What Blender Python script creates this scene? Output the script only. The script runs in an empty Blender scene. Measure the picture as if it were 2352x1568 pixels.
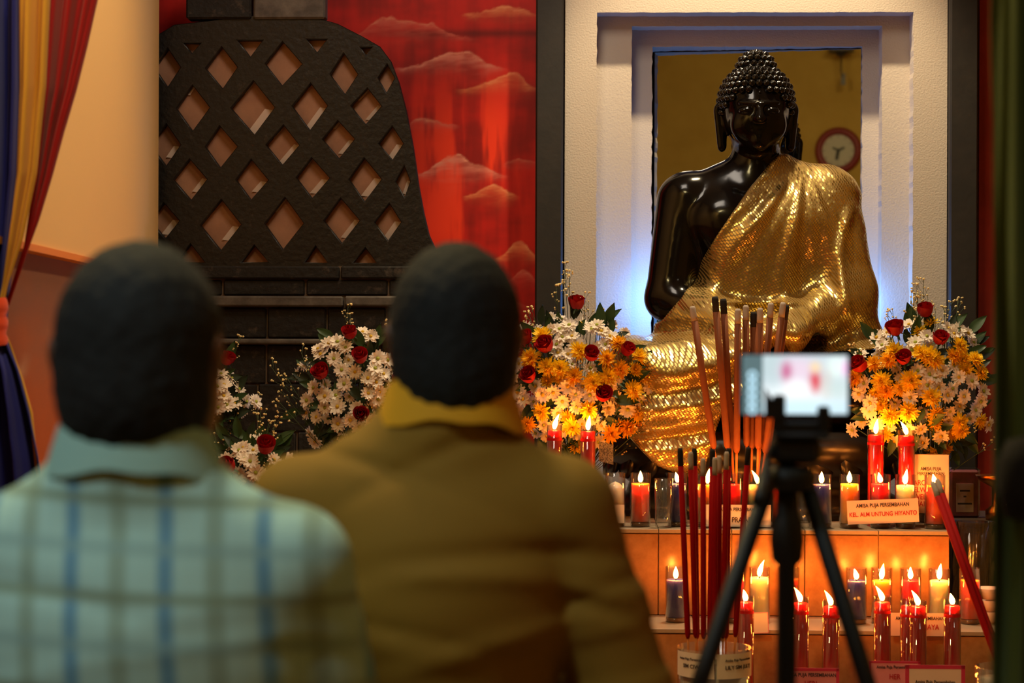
import bpy, bmesh, math, random
import numpy as np
from mathutils import Vector, Matrix, Euler

random.seed(7)
rng = np.random.default_rng(11)
SC = bpy.context.scene
COL = SC.collection
PI = math.pi

# ------------------------------------------------------------------ camera
CAM_Z = 1.2
FOCAL = 72.0
K = 36.0 / (FOCAL * 2352.0)
CAM_R = (Matrix.Rotation(math.radians(2.2), 3, 'Z') @ Matrix.Rotation(PI / 2, 3, 'X')
         @ Matrix.Rotation(0.004, 3, 'Z'))
cam_d = bpy.data.cameras.new('camera')
cam = bpy.data.objects.new('camera', cam_d)
COL.objects.link(cam)
cam_d.lens = FOCAL
cam_d.sensor_width = 36.0
cam_d.clip_start = 0.05
cam.matrix_world = Matrix.Translation((0, 0, CAM_Z)) @ CAM_R.to_4x4()
cam_d.dof.use_dof = True
cam_d.dof.focus_distance = 6.25
cam_d.dof.aperture_fstop = 4.0
SC.camera = cam


def P(px, py, Y):
    """measured point of the photograph taken back to the world plane y = Y"""
    d = CAM_R @ Vector(((px - 1176) * K, (784 - py) * K, -1.0))
    return Vector((d.x, d.y, d.z)) * (Y / d.y) + Vector((0, 0, CAM_Z))


def PX(px, Y, py=1000):
    return P(px, py, Y).x


def PZ(py, Y, px=1700):
    return P(px, py, Y).z


# ------------------------------------------------------------------ light and exposure
SC.view_settings.view_transform = 'Standard'
SC.view_settings.look = 'None'
SC.view_settings.exposure = 0.0
SC.view_settings.gamma = 1.0
SC.view_settings.use_curve_mapping = False
cy = SC.cycles
cy.use_denoising = True
cy.max_bounces = 10
cy.transparent_max_bounces = 24
cy.caustics_reflective = False
cy.caustics_refractive = False
cy.sample_clamp_indirect = 4.0
cy.use_light_tree = True

W = bpy.data.worlds.new('world')
SC.world = W
W.use_nodes = True
W.node_tree.nodes['Background'].inputs[0].default_value = (0.9, 0.8, 0.65, 1)
W.node_tree.nodes['Background'].inputs[1].default_value = 0.012


def lamp(name, kind, loc, target, power, color, size=0.1, size_y=None, spot=60, blend=0.3):
    d = bpy.data.lights.new(name, kind)
    d.energy = power
    d.color = color
    if kind == 'AREA':
        d.size = size
        if size_y:
            d.shape = 'RECTANGLE'
            d.size_y = size_y
    else:
        d.shadow_soft_size = size
    if kind == 'SPOT':
        d.spot_size = math.radians(spot)
        d.spot_blend = blend
    o = bpy.data.objects.new(name, d)
    COL.objects.link(o)
    o.location = loc
    if target is not None:
        o.rotation_euler = (Vector(target) - Vector(loc)).to_track_quat('-Z', 'Y').to_euler()
    return o


ST_X = PX(1740, 6.6, 784)
lamp('altar_spotlight', 'SPOT', (ST_X + 0.03, 6.42, 3.42), (ST_X, 6.60, 1.3), 225, (1.0, 0.79, 0.47), 0.035, spot=78, blend=0.5)
lamp('niche_lamp_left', 'POINT', P(1528, 690, 6.985), None, 7.0, (0.09, 0.33, 1.0), 0.03)
lamp('niche_lamp_right', 'POINT', P(1958, 700, 6.985), None, 4.5, (0.14, 0.38, 1.0), 0.03)
lamp('ceiling_lamp_mural', 'AREA', (-0.35, 5.2, 3.5), (-0.35, 6.9, 1.6), 17, (1.0, 0.86, 0.70), 0.6)
lamp('ceiling_lamp_side', 'SPOT', (0.3, 5.3, 3.2), (-1.2, 5.3, 1.9), 88, (1.0, 0.70, 0.34), 0.1, spot=75, blend=0.9)
lamp('ceiling_lamp_cool', 'SPOT', (-1.2, 0.9, 3.62), (-0.56, 2.1, 1.0), 155, (0.80, 1.0, 1.0), 0.2, spot=38, blend=0.7)
lamp('ceiling_lamp_warm', 'AREA', (-0.75, 3.5, 3.62), (-0.2, 2.5, 1.0), 46, (1.0, 0.80, 0.36), 0.4)
lamp('curtain_fill', 'SPOT', (-0.75, 3.3, 3.6), (-1.22, 4.25, 1.5), 46, (1.0, 0.82, 0.60), 0.1, spot=50, blend=0.8)  # added fill light that brightens the left cloth curtain, not a known fixture
lamp('green_curtain_fill', 'SPOT', (1.25, 1.3, 3.6), (1.2, 2.45, 1.2), 26, (0.92, 1.0, 0.75), 0.1, spot=45, blend=0.8)  # extra fill added to lift the dark green curtain, no fixture behind it
lamp('ceiling_lamp_rear', 'AREA', (0.6, 1.2, 3.64), (0.5, -2.0, 2.0), 26, (1.0, 0.78, 0.36), 0.6)
lamp('ceiling_lamp_right', 'SPOT', (1.75, 4.2, 3.3), (1.15, 6.3, 0.95), 20, (1.0, 0.86, 0.66), 0.12, spot=40, blend=0.8)


# ------------------------------------------------------------------ materials
def lin(c):
    return c / 12.92 if c <= 0.04045 else ((c + 0.055) / 1.055) ** 2.4


def H(h):
    h = h.lstrip('#')
    return tuple(lin(int(h[i:i + 2], 16) / 255) for i in (0, 2, 4)) + (1,)


MATS = {}


def mat(name, col, rough=0.6, metal=0.0, spec=0.5, noise=None, bump=None, sss=0.0, trans=None, coat=0.0):
    """noise=(scale, second colour, lo, hi)  bump=(scale, strength, distance)"""
    m = bpy.data.materials.new(name)
    m.use_nodes = True
    nt = m.node_tree
    b = nt.nodes['Principled BSDF']
    col = H(col) if isinstance(col, str) else tuple(col)[:3] + (1,)
    b.inputs['Base Color'].default_value = col
    b.inputs['Roughness'].default_value = rough
    b.inputs['Metallic'].default_value = metal
    b.inputs['Specular IOR Level'].default_value = spec
    b.inputs['Coat Weight'].default_value = coat
    b.inputs['Coat Roughness'].default_value = 0.08
    if sss:
        b.inputs['Subsurface Weight'].default_value = 1.0
        b.inputs['Subsurface Radius'].default_value = (1.0, 0.6, 0.35)
        b.inputs['Subsurface Scale'].default_value = sss
    tc = nt.nodes.new('ShaderNodeTexCoord')
    if noise:
        n = nt.nodes.new('ShaderNodeTexNoise')
        n.inputs['Scale'].default_value = noise[0]
        n.inputs['Detail'].default_value = 5
        n.inputs['Roughness'].default_value = 0.65
        nt.links.new(tc.outputs['Object'], n.inputs['Vector'])
        r = nt.nodes.new('ShaderNodeValToRGB')
        r.color_ramp.elements[0].position = noise[2]
        r.color_ramp.elements[0].color = col
        r.color_ramp.elements[1].position = noise[3]
        r.color_ramp.elements[1].color = H(noise[1])
        nt.links.new(n.outputs[0], r.inputs[0])
        nt.links.new(r.outputs[0], b.inputs['Base Color'])
    if bump:
        n2 = nt.nodes.new('ShaderNodeTexNoise')
        n2.inputs['Scale'].default_value = bump[0]
        n2.inputs['Detail'].default_value = 3
        nt.links.new(tc.outputs['Object'], n2.inputs['Vector'])
        bm = nt.nodes.new('ShaderNodeBump')
        bm.inputs['Strength'].default_value = bump[1]
        bm.inputs['Distance'].default_value = bump[2]
        nt.links.new(n2.outputs[0], bm.inputs['Height'])
        nt.links.new(bm.outputs[0], b.inputs['Normal'])
    if trans:
        t = nt.nodes.new('ShaderNodeBsdfTranslucent')
        t.inputs['Color'].default_value = col
        mx = nt.nodes.new('ShaderNodeMixShader')
        mx.inputs[0].default_value = trans
        nt.links.new(b.outputs[0], mx.inputs[1])
        nt.links.new(t.outputs[0], mx.inputs[2])
        nt.links.new(mx.outputs[0], nt.nodes['Material Output'].inputs['Surface'])
    MATS[name] = m
    return m


def emit(name, col, strength):
    m = bpy.data.materials.new(name)
    m.use_nodes = True
    nt = m.node_tree
    nt.nodes.remove(nt.nodes['Principled BSDF'])
    e = nt.nodes.new('ShaderNodeEmission')
    e.inputs[0].default_value = tuple(col)[:3] + (1,)
    e.inputs[1].default_value = strength
    nt.links.new(e.outputs[0], nt.nodes['Material Output'].inputs['Surface'])
    MATS[name] = m
    return m


def glass(name, tint=(1, 1, 1), ior=1.45, rough=0.02):
    """thin-walled glass: transparent with a fresnel reflection"""
    m = bpy.data.materials.new(name)
    m.use_nodes = True
    nt = m.node_tree
    nt.nodes.remove(nt.nodes['Principled BSDF'])
    t = nt.nodes.new('ShaderNodeBsdfTransparent')
    t.inputs[0].default_value = tuple(tint) + (1,)
    g = nt.nodes.new('ShaderNodeBsdfGlossy')
    g.inputs['Roughness'].default_value = rough
    lw = nt.nodes.new('ShaderNodeLayerWeight')
    lw.inputs[0].default_value = 0.5
    pw = nt.nodes.new('ShaderNodeMath'); pw.operation = 'POWER'; pw.inputs[1].default_value = 2.4
    nt.links.new(lw.outputs['Facing'], pw.inputs[0])
    f = nt.nodes.new('ShaderNodeMath'); f.operation = 'MULTIPLY_ADD'
    f.inputs[1].default_value = 0.85; f.inputs[2].default_value = ((ior - 1) / (ior + 1)) ** 2 * 1.3
    nt.links.new(pw.outputs[0], f.inputs[0])
    mx = nt.nodes.new('ShaderNodeMixShader')
    nt.links.new(f.outputs[0], mx.inputs[0])
    nt.links.new(t.outputs[0], mx.inputs[1])
    nt.links.new(g.outputs[0], mx.inputs[2])
    nt.links.new(mx.outputs[0], nt.nodes['Material Output'].inputs['Surface'])
    MATS[name] = m
    return m


def vcol_mat(name, rough=0.7, spec=0.3, attr='paint'):
    m = mat(name, (0.5, 0.5, 0.5), rough, spec=spec)
    a = m.node_tree.nodes.new('ShaderNodeAttribute')
    a.attribute_name = attr
    m.node_tree.links.new(a.outputs['Color'], m.node_tree.nodes['Principled BSDF'].inputs['Base Color'])
    return m


# ------------------------------------------------------------------ builders
def tag(o, label=None, cat=None, group=None, kind=None):
    if label: o['label'] = label
    if cat: o['category'] = cat
    if group: o['group'] = group
    if kind: o['kind'] = kind
    return o


def empty(name, loc=(0, 0, 0), rz=0.0, label=None, cat=None, group=None, kind=None):
    o = bpy.data.objects.new(name, None)
    o.empty_display_size = 0.05
    COL.objects.link(o)
    o.location = loc
    o.rotation_euler = (0, 0, rz)
    return tag(o, label, cat, group, kind)


def link(name, me, parent=None, loc=None, rot=None, scale=None):
    o = bpy.data.objects.new(name, me)
    COL.objects.link(o)
    if parent: o.parent = parent
    if loc is not None: o.location = loc
    if rot is not None:
        if hasattr(rot, 'to_euler') and not isinstance(rot, Euler): rot = rot.to_euler()
        o.rotation_euler = rot
    if scale is not None: o.scale = (scale, scale, scale) if not hasattr(scale, '__len__') else scale
    return o


class MB:
    """collects shapes, each with a material slot, into one mesh"""
    def __init__(self):
        self.v, self.f, self.m, self.s = [], [], [], []

    def add(self, vs, fs, mi=0, smooth=False):
        n = len(self.v)
        self.v += [tuple(v) for v in vs]
        for f in fs:
            self.f.append([i + n for i in f]); self.m.append(mi); self.s.append(smooth)
        return self

    def box(self, x0, x1, y0, y1, z0, z1, mi=0, bev=0.0, mtx=None):
        if bev <= 0:
            vs = [(x, y, z) for x in (x0, x1) for y in (y0, y1) for z in (z0, z1)]
            fs = [(0, 1, 3, 2), (4, 6, 7, 5), (0, 4, 5, 1), (2, 3, 7, 6), (0, 2, 6, 4), (1, 5, 7, 3)]
        else:
            bm = bmesh.new()
            bmesh.ops.create_cube(bm, size=1)
            for v in bm.verts:
                v.co = Vector(((x0 + x1) / 2 + v.co.x * (x1 - x0), (y0 + y1) / 2 + v.co.y * (y1 - y0), (z0 + z1) / 2 + v.co.z * (z1 - z0)))
            bmesh.ops.bevel(bm, geom=bm.edges[:], offset=bev, segments=1, affect='EDGES')
            bm.verts.ensure_lookup_table()
            vs = [v.co.copy() for v in bm.verts]
            fs = [[v.index for v in f.verts] for f in bm.faces]
            bm.free()
        if mtx: vs = [mtx @ Vector(v) for v in vs]
        return self.add(vs, fs, mi)

    def lathe(self, prof, n=24, mi=0, smooth=True, sx=1.0, sy=1.0, mtx=None, caps=True):
        vs, fs = [], []
        for r, z in prof:
            for i in range(n):
                a = 2 * PI * i / n
                vs.append(Vector((r * math.cos(a) * sx, r * math.sin(a) * sy, z)))
        for j in range(len(prof) - 1):
            for i in range(n):
                a, b = j * n + i, j * n + (i + 1) % n
                fs.append((a, b, b + n, a + n))
        if caps:
            if prof[0][0] > 1e-5: fs.append(tuple(range(n - 1, -1, -1)))
            if prof[-1][0] > 1e-5: fs.append(tuple((len(prof) - 1) * n + i for i in range(n)))
        if mtx: vs = [mtx @ v for v in vs]
        return self.add(vs, fs, mi, smooth)

    def tube(self, pts, rad, n=8, mi=0, smooth=True):
        pts = [Vector(p) for p in pts]
        rads = rad if hasattr(rad, '__len__') else [rad] * len(pts)
        vs, fs = [], []
        for i, p in enumerate(pts):
            d = (pts[min(i + 1, len(pts) - 1)] - pts[max(i - 1, 0)]).normalized()
            u = d.cross(Vector((0, 1, 0.0)))
            if u.length < 1e-3: u = d.cross(Vector((1, 0, 0)))
            u.normalize(); w = d.cross(u)
            for k in range(n):
                a = 2 * PI * k / n
                vs.append(p + (u * math.cos(a) + w * math.sin(a)) * rads[i])
        for j in range(len(pts) - 1):
            for k in range(n):
                a, b = j * n + k, j * n + (k + 1) % n
                fs.append((a, b, b + n, a + n))
        fs.append(tuple(range(n - 1, -1, -1)))
        fs.append(tuple((len(pts) - 1) * n + k for k in range(n)))
        return self.add(vs, fs, mi, smooth)

    def grid(self, rows, mi=0, smooth=True):
        nr, nc = len(rows), len(rows[0])
        vs = [v for r in rows for v in r]
        fs = [(j * nc + i, j * nc + i + 1, (j + 1) * nc + i + 1, (j + 1) * nc + i) for j in range(nr - 1) for i in range(nc - 1)]
        return self.add(vs, fs, mi, smooth)

    def mesh(self, name, mats):
        me = bpy.data.meshes.new(name)
        me.from_pydata(self.v, [], self.f)
        for m in (mats if isinstance(mats, (list, tuple)) else [mats]): me.materials.append(m)
        me.polygons.foreach_set('material_index', self.m)
        me.polygons.foreach_set('use_smooth', self.s)
        bm = bmesh.new(); bm.from_mesh(me)
        bmesh.ops.recalc_face_normals(bm, faces=bm.faces[:])
        bm.to_mesh(me); bm.free()
        me.update()
        return me

    def build(self, name, mats, parent=None, **kw):
        return link(name, self.mesh(name, mats), parent, **kw)


def text_mesh(body, size, m, align='CENTER', bold=0.0, squash=1.0):
    c = bpy.data.curves.new('lettering', 'FONT')
    c.body = body; c.size = size; c.align_x = align; c.align_y = 'CENTER'
    c.offset = bold
    c.extrude = 0.0003
    o = bpy.data.objects.new('lettering', c)
    COL.objects.link(o)
    bpy.context.view_layer.update()
    me = bpy.data.meshes.new_from_object(o.evaluated_get(bpy.context.evaluated_depsgraph_get()))
    bpy.data.objects.remove(o)
    bpy.data.curves.remove(c)
    me.transform(Matrix.Rotation(PI / 2, 4, 'X') @ Matrix.Diagonal((squash, 1, 1, 1)))
    me.materials.clear(); me.materials.append(m)
    me.name = 'lettering'
    return me


# ------------------------------------------------------------------ noise and implicit surfaces
def vnoise(x, y, seed=0):
    xi = np.floor(x).astype(np.int64); yi = np.floor(y).astype(np.int64)
    xf = x - xi; yf = y - yi
    u = xf * xf * (3 - 2 * xf); v = yf * yf * (3 - 2 * yf)
    def h(a, b):
        n = (a * 374761393 + b * 668265263 + seed * 1442695041) & 0x7fffffff
        n = ((n ^ (n >> 13)) * 1274126177) & 0x7fffffff
        return ((n ^ (n >> 16)) & 0xffff) / 65535.0
    return (h(xi, yi) * (1 - u) + h(xi + 1, yi) * u) * (1 - v) + (h(xi, yi + 1) * (1 - u) + h(xi + 1, yi + 1) * u) * v


def fbm(x, y, o=4, seed=0):
    s = 0; a = 0.5; t = 0
    for i in range(o):
        s = s + a * vnoise(x * 2 ** i, y * 2 ** i, seed + i * 17); t += a; a *= 0.5
    return s / t


def sstep(a, b, x):
    t = np.clip((x - a) / (b - a), 0, 1)
    return t * t * (3 - 2 * t)


class Field:
    def __init__(self, lo, hi, h):
        self.lo = np.array(lo, float); self.h = h
        n = [int(math.ceil((b - a) / h)) + 1 for a, b in zip(lo, hi)]
        ax = [(self.lo[i] + np.arange(n[i]) * h).astype(np.float32) for i in range(3)]
        self.X = ax[0][:, None, None]; self.Y = ax[1][None, :, None]; self.Z = ax[2][None, None, :]
        self.shape = tuple(n)

    def ell(self, c, r):
        x, y, z = (self.X - c[0]), (self.Y - c[1]), (self.Z - c[2])
        k0 = np.sqrt((x / r[0]) ** 2 + (y / r[1]) ** 2 + (z / r[2]) ** 2)
        k1 = np.sqrt((x / r[0] ** 2) ** 2 + (y / r[1] ** 2) ** 2 + (z / r[2] ** 2) ** 2) + 1e-6
        return k0 * (k0 - 1) / k1

    def cap(self, a, b, ra, rb, flat=(1, 1, 1)):
        a = np.array(a, float); b = np.array(b, float); f = np.array(flat, float)
        a = a / f; b = b / f
        d = b - a; L = float(d @ d) + 1e-9
        x, y, z = self.X / f[0] - a[0], self.Y / f[1] - a[1], self.Z / f[2] - a[2]
        t = np.clip((x * d[0] + y * d[1] + z * d[2]) / L, 0, 1)
        return (np.sqrt((x - t * d[0]) ** 2 + (y - t * d[1]) ** 2 + (z - t * d[2]) ** 2) - (ra + (rb - ra) * t)) * float(f.min())


def smin(a, b, k):
    h = np.clip(k - np.abs(a - b), 0, None) / k
    return np.minimum(a, b) - h * h * k * 0.25


def smax(a, b, k):
    return -smin(-a, -b, k)


def nets(F, fld, name, mats, smooth_iter=0):
    F = np.ascontiguousarray(np.broadcast_to(F, fld.shape)).astype(np.float32)
    F = np.pad(F, 1, constant_values=1.0)
    ins = F < 0
    nx, ny, nz = F.shape
    cs = [(i, j, k) for i in (0, 1) for j in (0, 1) for k in (0, 1)]
    sl = lambda A, c: A[c[0]:nx - 1 + c[0], c[1]:ny - 1 + c[1], c[2]:nz - 1 + c[2]]
    cnt = sum(sl(ins, c).astype(np.int8) for c in cs)
    act = (cnt > 0) & (cnt < 8)
    ci, cj, ck = np.nonzero(act)
    idx = -np.ones(act.shape, np.int64); idx[act] = np.arange(len(ci))
    acc = np.zeros((len(ci), 3)); num = np.zeros(len(ci))
    for a in cs:
        for ax in range(3):
            if a[ax] == 0:
                b = list(a); b[ax] = 1
                fa = F[ci + a[0], cj + a[1], ck + a[2]]; fb = F[ci + b[0], cj + b[1], ck + b[2]]
                m = (fa < 0) != (fb < 0)
                t = np.where(m, fa / np.where(m, fa - fb, 1), 0)
                p = np.tile(np.array(a, float), (len(ci), 1)); p[:, ax] = t
                acc += p * m[:, None]; num += m
    V = acc / np.maximum(num, 1)[:, None] + np.stack([ci, cj, ck], 1) - 1
    V = V * fld.h + fld.lo
    quads = []
    for ax in range(3):
        A = [slice(1, nx - 1), slice(1, ny - 1), slice(1, nz - 1)]
        B = list(A)
        A[ax] = slice(0, F.shape[ax] - 1); B[ax] = slice(1, F.shape[ax])
        a = ins[tuple(A)]; b = ins[tuple(B)]
        for flip, m in ((0, a & ~b), (1, ~a & b)):
            q = np.array(np.nonzero(m)).T
            for d in range(3):
                if d != ax: q[:, d] += 1
            o1, o2 = [d for d in range(3) if d != ax]
            cols = []
            for (s, t) in ((1, 1), (0, 1), (0, 0), (1, 0)):
                c = q.copy(); c[:, o1] -= s; c[:, o2] -= t
                cols.append(idx[c[:, 0], c[:, 1], c[:, 2]])
            Q = np.stack(cols, 1)
            if (flip == 0) == (ax == 1): Q = Q[:, ::-1]
            quads.append(Q)
    Q = np.concatenate(quads); Q = Q[(Q >= 0).all(1)]
    if smooth_iter:
        E = np.concatenate([Q[:, [0, 1]], Q[:, [1, 2]], Q[:, [2, 3]], Q[:, [3, 0]]])
        for _ in range(smooth_iter):
            S = np.zeros_like(V); n = np.zeros(len(V))
            np.add.at(S, E[:, 0], V[E[:, 1]]); np.add.at(n, E[:, 0], 1)
            np.add.at(S, E[:, 1], V[E[:, 0]]); np.add.at(n, E[:, 1], 1)
            V = 0.5 * V + 0.5 * S / n[:, None]
    me = bpy.data.meshes.new(name)
    me.vertices.add(len(V)); me.vertices.foreach_set('co', V.astype(np.float32).ravel())
    me.loops.add(Q.size); me.loops.foreach_set('vertex_index', Q.astype(np.int32).ravel())
    me.polygons.add(len(Q))
    me.polygons.foreach_set('loop_start', np.arange(0, Q.size, 4, dtype=np.int32))
    me.polygons.foreach_set('loop_total', np.full(len(Q), 4, np.int32))
    me.polygons.foreach_set('use_smooth', np.ones(len(Q), bool))
    me.update(calc_edges=True); me.validate()
    for m in (mats if isinstance(mats, (list, tuple)) else [mats]): me.materials.append(m)
    return me


def poly_sd(X, Z, pts):
    """signed distance to a polygon in the x-z plane (negative inside)"""
    d = np.full(np.broadcast(X, Z).shape, 1e9, np.float32); s = np.ones_like(d)
    n = len(pts)
    for i in range(n):
        a = pts[i]; b = pts[i - 1]
        ex, ez = b[0] - a[0], b[1] - a[1]
        wx, wz = X - a[0], Z - a[1]
        t = np.clip((wx * ex + wz * ez) / (ex * ex + ez * ez), 0, 1)
        d = np.minimum(d, (wx - ex * t) ** 2 + (wz - ez * t) ** 2)
        c1 = Z >= a[1]; c2 = Z < b[1]; c3 = ex * wz > ez * wx
        flip = (c1 & c2 & c3) | (~c1 & ~c2 & ~c3)
        s = np.where(flip, -s, s)
    return s * np.sqrt(d)


# ================================================================== THE ROOM
mat('wall_yellow', '#d8b45c', 0.85, noise=(3, '#c9a44e', 0.35, 0.7))
mat('wall_cream', '#e8c080', 0.75, bump=(60, 0.05, 0.002))
mat('wall_brown', '#a6715a', 0.8)
mat('wall_dark', '#4a3a30', 0.85)
mat('ceiling_paint', '#b8b2a4', 0.9)
mat('floor_tile', '#8a7460', 0.35, noise=(8, '#74604e', 0.3, 0.7))
mat('post_dark', '#171311', 0.6, noise=(12, '#211b17', 0.4, 0.7), bump=(40, 0.15, 0.004))
mat('trim_orange', '#e88a2c', 0.6)

RX, LX, RY, BY, CZ = 3.1, -3.2, -2.0, 7.45, 3.7
MB().box(LX - .1, RX + .1, RY - .1, BY + .1, -.1, 0).build('floor', MATS['floor_tile'])['kind'] = 'structure'
MB().box(LX - .1, RX + .1, RY - .1, BY + .1, CZ, CZ + .1).build('ceiling', MATS['ceiling_paint'])['kind'] = 'structure'
MB().box(LX - .1, RX + .1, RY - .1, RY, 0, CZ).build('wall_rear', MATS['wall_yellow'])['kind'] = 'structure'
MB().box(LX - .1, RX + .1, BY, BY + .1, 0, CZ).build('wall_back', MATS['wall_dark'])['kind'] = 'structure'
MB().box(RX, RX + .1, RY, BY, 0, CZ).build('wall_right', MATS['wall_yellow'])['kind'] = 'structure'
WLY = 3.0
def WX(y): return -1.300 - .0724 * (y - 4.57)
MB().box(-3.3, -3.2, RY, WLY, 0, CZ).build('wall_far_left', MATS['wall_yellow'])['kind'] = 'structure'
MB().box(-3.2, WX(WLY) - .11, WLY, WLY + .1, 0, CZ).build('wall_left_return', MATS['wall_yellow'])['kind'] = 'structure'

# left side wall: painted terracotta below, cream board above an orange strip
SEAM = 1.413
ny, nz = 150, 60
WEND = 6.69
yy = np.linspace(WLY, WEND, ny); zz = np.linspace(0, SEAM, nz)
rows = [[(WX(y), y, z) for y in yy] for z in zz]
me = MB().grid(rows).mesh('wall_left', vcol_mat('wall_left_paint', 0.8))
co = np.array([v.co for v in me.vertices])
n1 = fbm(co[:, 1] * 3, co[:, 2] * 14, 4, 3)
t = sstep(1.38, 0.95, co[:, 2] + (n1 - .5) * .25)[:, None]
base = np.array(H('#86604e')[:3]) * (1 - t) + np.array(H('#b25a26')[:3]) * t
cl = sstep(0.60, 0.72, fbm(co[:, 1] * 2.0, co[:, 2] * 22, 4, 9)) * sstep(.95, 1.05, co[:, 2]) * sstep(1.25, 1.12, co[:, 2])
base = base * (1 - .45 * cl[:, None]) + np.array(H('#d8b090')[:3]) * .45 * cl[:, None]
ca = me.color_attributes.new('paint', 'FLOAT_COLOR', 'POINT')
ca.data.foreach_set('color', np.concatenate([base, np.ones((len(co), 1))], 1).astype(np.float32).ravel())
link('wall_left', me)['kind'] = 'structure'
def slant_box(t0, t1, z0, z1, name, m):
    b = MB()
    b.add([(WX(y) + t, y, z) for y in (WLY, WEND) for t in (t0, t1) for z in (z0, z1)],
          [(0, 1, 3, 2), (4, 6, 7, 5), (0, 4, 5, 1), (2, 3, 7, 6), (0, 2, 6, 4), (1, 5, 7, 3)])
    o = b.build(name, m); o['kind'] = 'structure'
slant_box(-.1, .03, SEAM, CZ, 'wall_left_upper', MATS['wall_cream'])
slant_box(.0, .036, SEAM - .012, SEAM + .004, 'trim_1', MATS['trim_orange'])

# ------------------------------------------------------------------ mural (flat painting)
MY = 7.0
a0 = P(372, 1250, MY); a1 = P(1240, -70, MY)
nx, nz = 330, 500
gx = np.linspace(330, 1245, nx); gy = np.linspace(1100, -80, nz)
X, Z = np.meshgrid(gx, gy)
pts = np.zeros((nz, nx, 3))
p00, p10, p01 = P(330, 1100, MY), P(1245, 1100, MY), P(330, -80, MY)
pts[..., 0] = p00.x + (X - 330) / 915 * (p10.x - p00.x)
pts[..., 1] = MY
pts[..., 2] = p00.z + (1100 - Z) / 1180 * (p01.z - p00.z)
deep, mid, hot = [np.array(H(h)[:3]) for h in ('#8c0e0a', '#c81a10', '#f03a18')]
n = fbm(X / 140, Z / 60, 5, 1); n2 = fbm(X / 30, Z / 260, 4, 5)
tt = sstep(.32, .68, n * .55 + n2 * .45)[..., None]
img = deep * (1 - tt) + mid * tt
hotm = (np.exp(-((X - 1120) / 60) ** 2) + .8 * np.exp(-((X - 1010) / 90) ** 2)) * sstep(120, 330, Z) * sstep(640, 520, Z) * sstep(.40, .62, n2)
img = img + (hot - img) * np.clip(hotm, 0, 1)[..., None]
dk = np.exp(-((Z - 78) / 10) ** 2) * sstep(760, 1000, X)
img = img * (1 - .55 * dk[..., None])
pink, pale, orng = [np.array(H(h)[:3]) for h in ('#cc5a4c', '#de8674', '#e88a58')]
# cloud: (left x, right x, base y, height, body colour, peak position)
CL = [(775, 1100, 88, 58, pink, .38, 16), (1055, 1240, 34, 26, orng, .60, 8), (900, 1165, 158, 50, pale, .62, 9), (1040, 1240, 205, 34, orng, .70, 12),
      (930, 1060, 288, 26, pink, .25, 12), (945, 1170, 402, 66, pale, .42, 18), (1060, 1195, 450, 38, orng, .62, 14), (1130, 1240, 592, 46, orng, .6, 12),
      (1150, 1240, 372, 12, pink, .5, 8), (1160, 1240, 640, 30, pink, .5, 20), (930, 1240, 700, 60, pink, .4, 30)]
for i, (x0, x1, yb, hh, c, pk, dep) in enumerate(CL):
    u = (X - x0) / (x1 - x0)
    prof = np.clip(np.where(u < pk, sstep(-.02, pk, u), sstep(1.02, pk, u)), 0, 1) ** 1.3
    lump = fbm(X / 62, np.zeros_like(X) + i * 7.3, 3, 40 + i)
    fine = fbm(X / 11, Z / 9, 3, 80 + i)
    top = yb - hh * prof * (.35 + .95 * lump) + (fine - .5) * 7
    below = Z - top
    ext = 7 + hh * .42 * prof
    m = sstep(-2, 4, below) * np.exp(-(np.clip(below, 0, None) / ext) ** 1.4) * sstep(-.02, .12, u) * sstep(1.02, .80, u)
    streak = fbm(X / 38 + Z / 30, Z / 9, 4, 120 + i)
    m = m * (.50 + .60 * sstep(.3, .7, streak)) * .92
    hl = np.exp(-(np.clip(below - 2, 0, None) / 5) ** 2) * sstep(-1, 3, below) * prof * (.3 + .7 * fine)
    cc = c + (np.array(H('#f0b088')[:3]) - c) * (.5 * hl)[..., None]
    img = img + (cc - img) * np.clip(m, 0, 1)[..., None]
rows = [[tuple(pts[j, i]) for i in range(nx)] for j in range(nz)]
me = MB().grid(rows).mesh('mural', vcol_mat('mural_paint', 0.55, 0.3))
ca = me.color_attributes.new('paint', 'FLOAT_COLOR', 'POINT')
ca.data.foreach_set('color', np.concatenate([img.reshape(-1, 3), np.ones((nx * nz, 1))], 1).astype(np.float32).ravel())
mural = link('mural', me)
tag(mural, 'flat painted mural of drifting clouds on a deep red sky behind the stone lattice', 'mural')
MB().box(p00.x, p10.x, MY + .004, MY + .03, p00.z, p01.z).build('backing_board', MATS['wall_dark'], mural)

# right red strip beyond the niche
mat('red_paint', '#a8281a', 0.6, noise=(5, '#8a150e', 0.35, 0.7))
x0, x1 = PX(2246, 7.0), PX(2420, 7.0)
MB().box(x0, x1, 7.0, 7.04, 0.4, 3.2).build('red_panel', MATS['red_paint'])
tag(bpy.data.objects['red_panel'], 'narrow plain red panel right of the dark post beside the niche', 'panel')

# dark posts either side of the niche
for (xa, xb, lab) in ((1230, 1296, 'dark grey post between the red mural and the pale niche frame'),
                      (2182, 2250, 'dark grey post between the pale niche frame and the red panel')):
    o = MB().box(PX(xa, 6.93, 300), PX(xb, 6.93, 300)-.004, 6.93, 6.995, .655, 3.25, bev=.006).build('post', MATS['post_dark'])
    tag(o, lab, 'post', 'dark posts flanking the niche')

# ------------------------------------------------------------------ stepped niche frame and mirror
mat('foam_white', '#bdb0a4', 0.85, bump=(170, 0.35, 0.004))
nf = empty('niche_frame', P(1736, 784, 6.97), label='pale stepped foam frame round the mirror niche behind the black statue', cat='frame')
nf.location.z = .655
BT = 3.2


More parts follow.
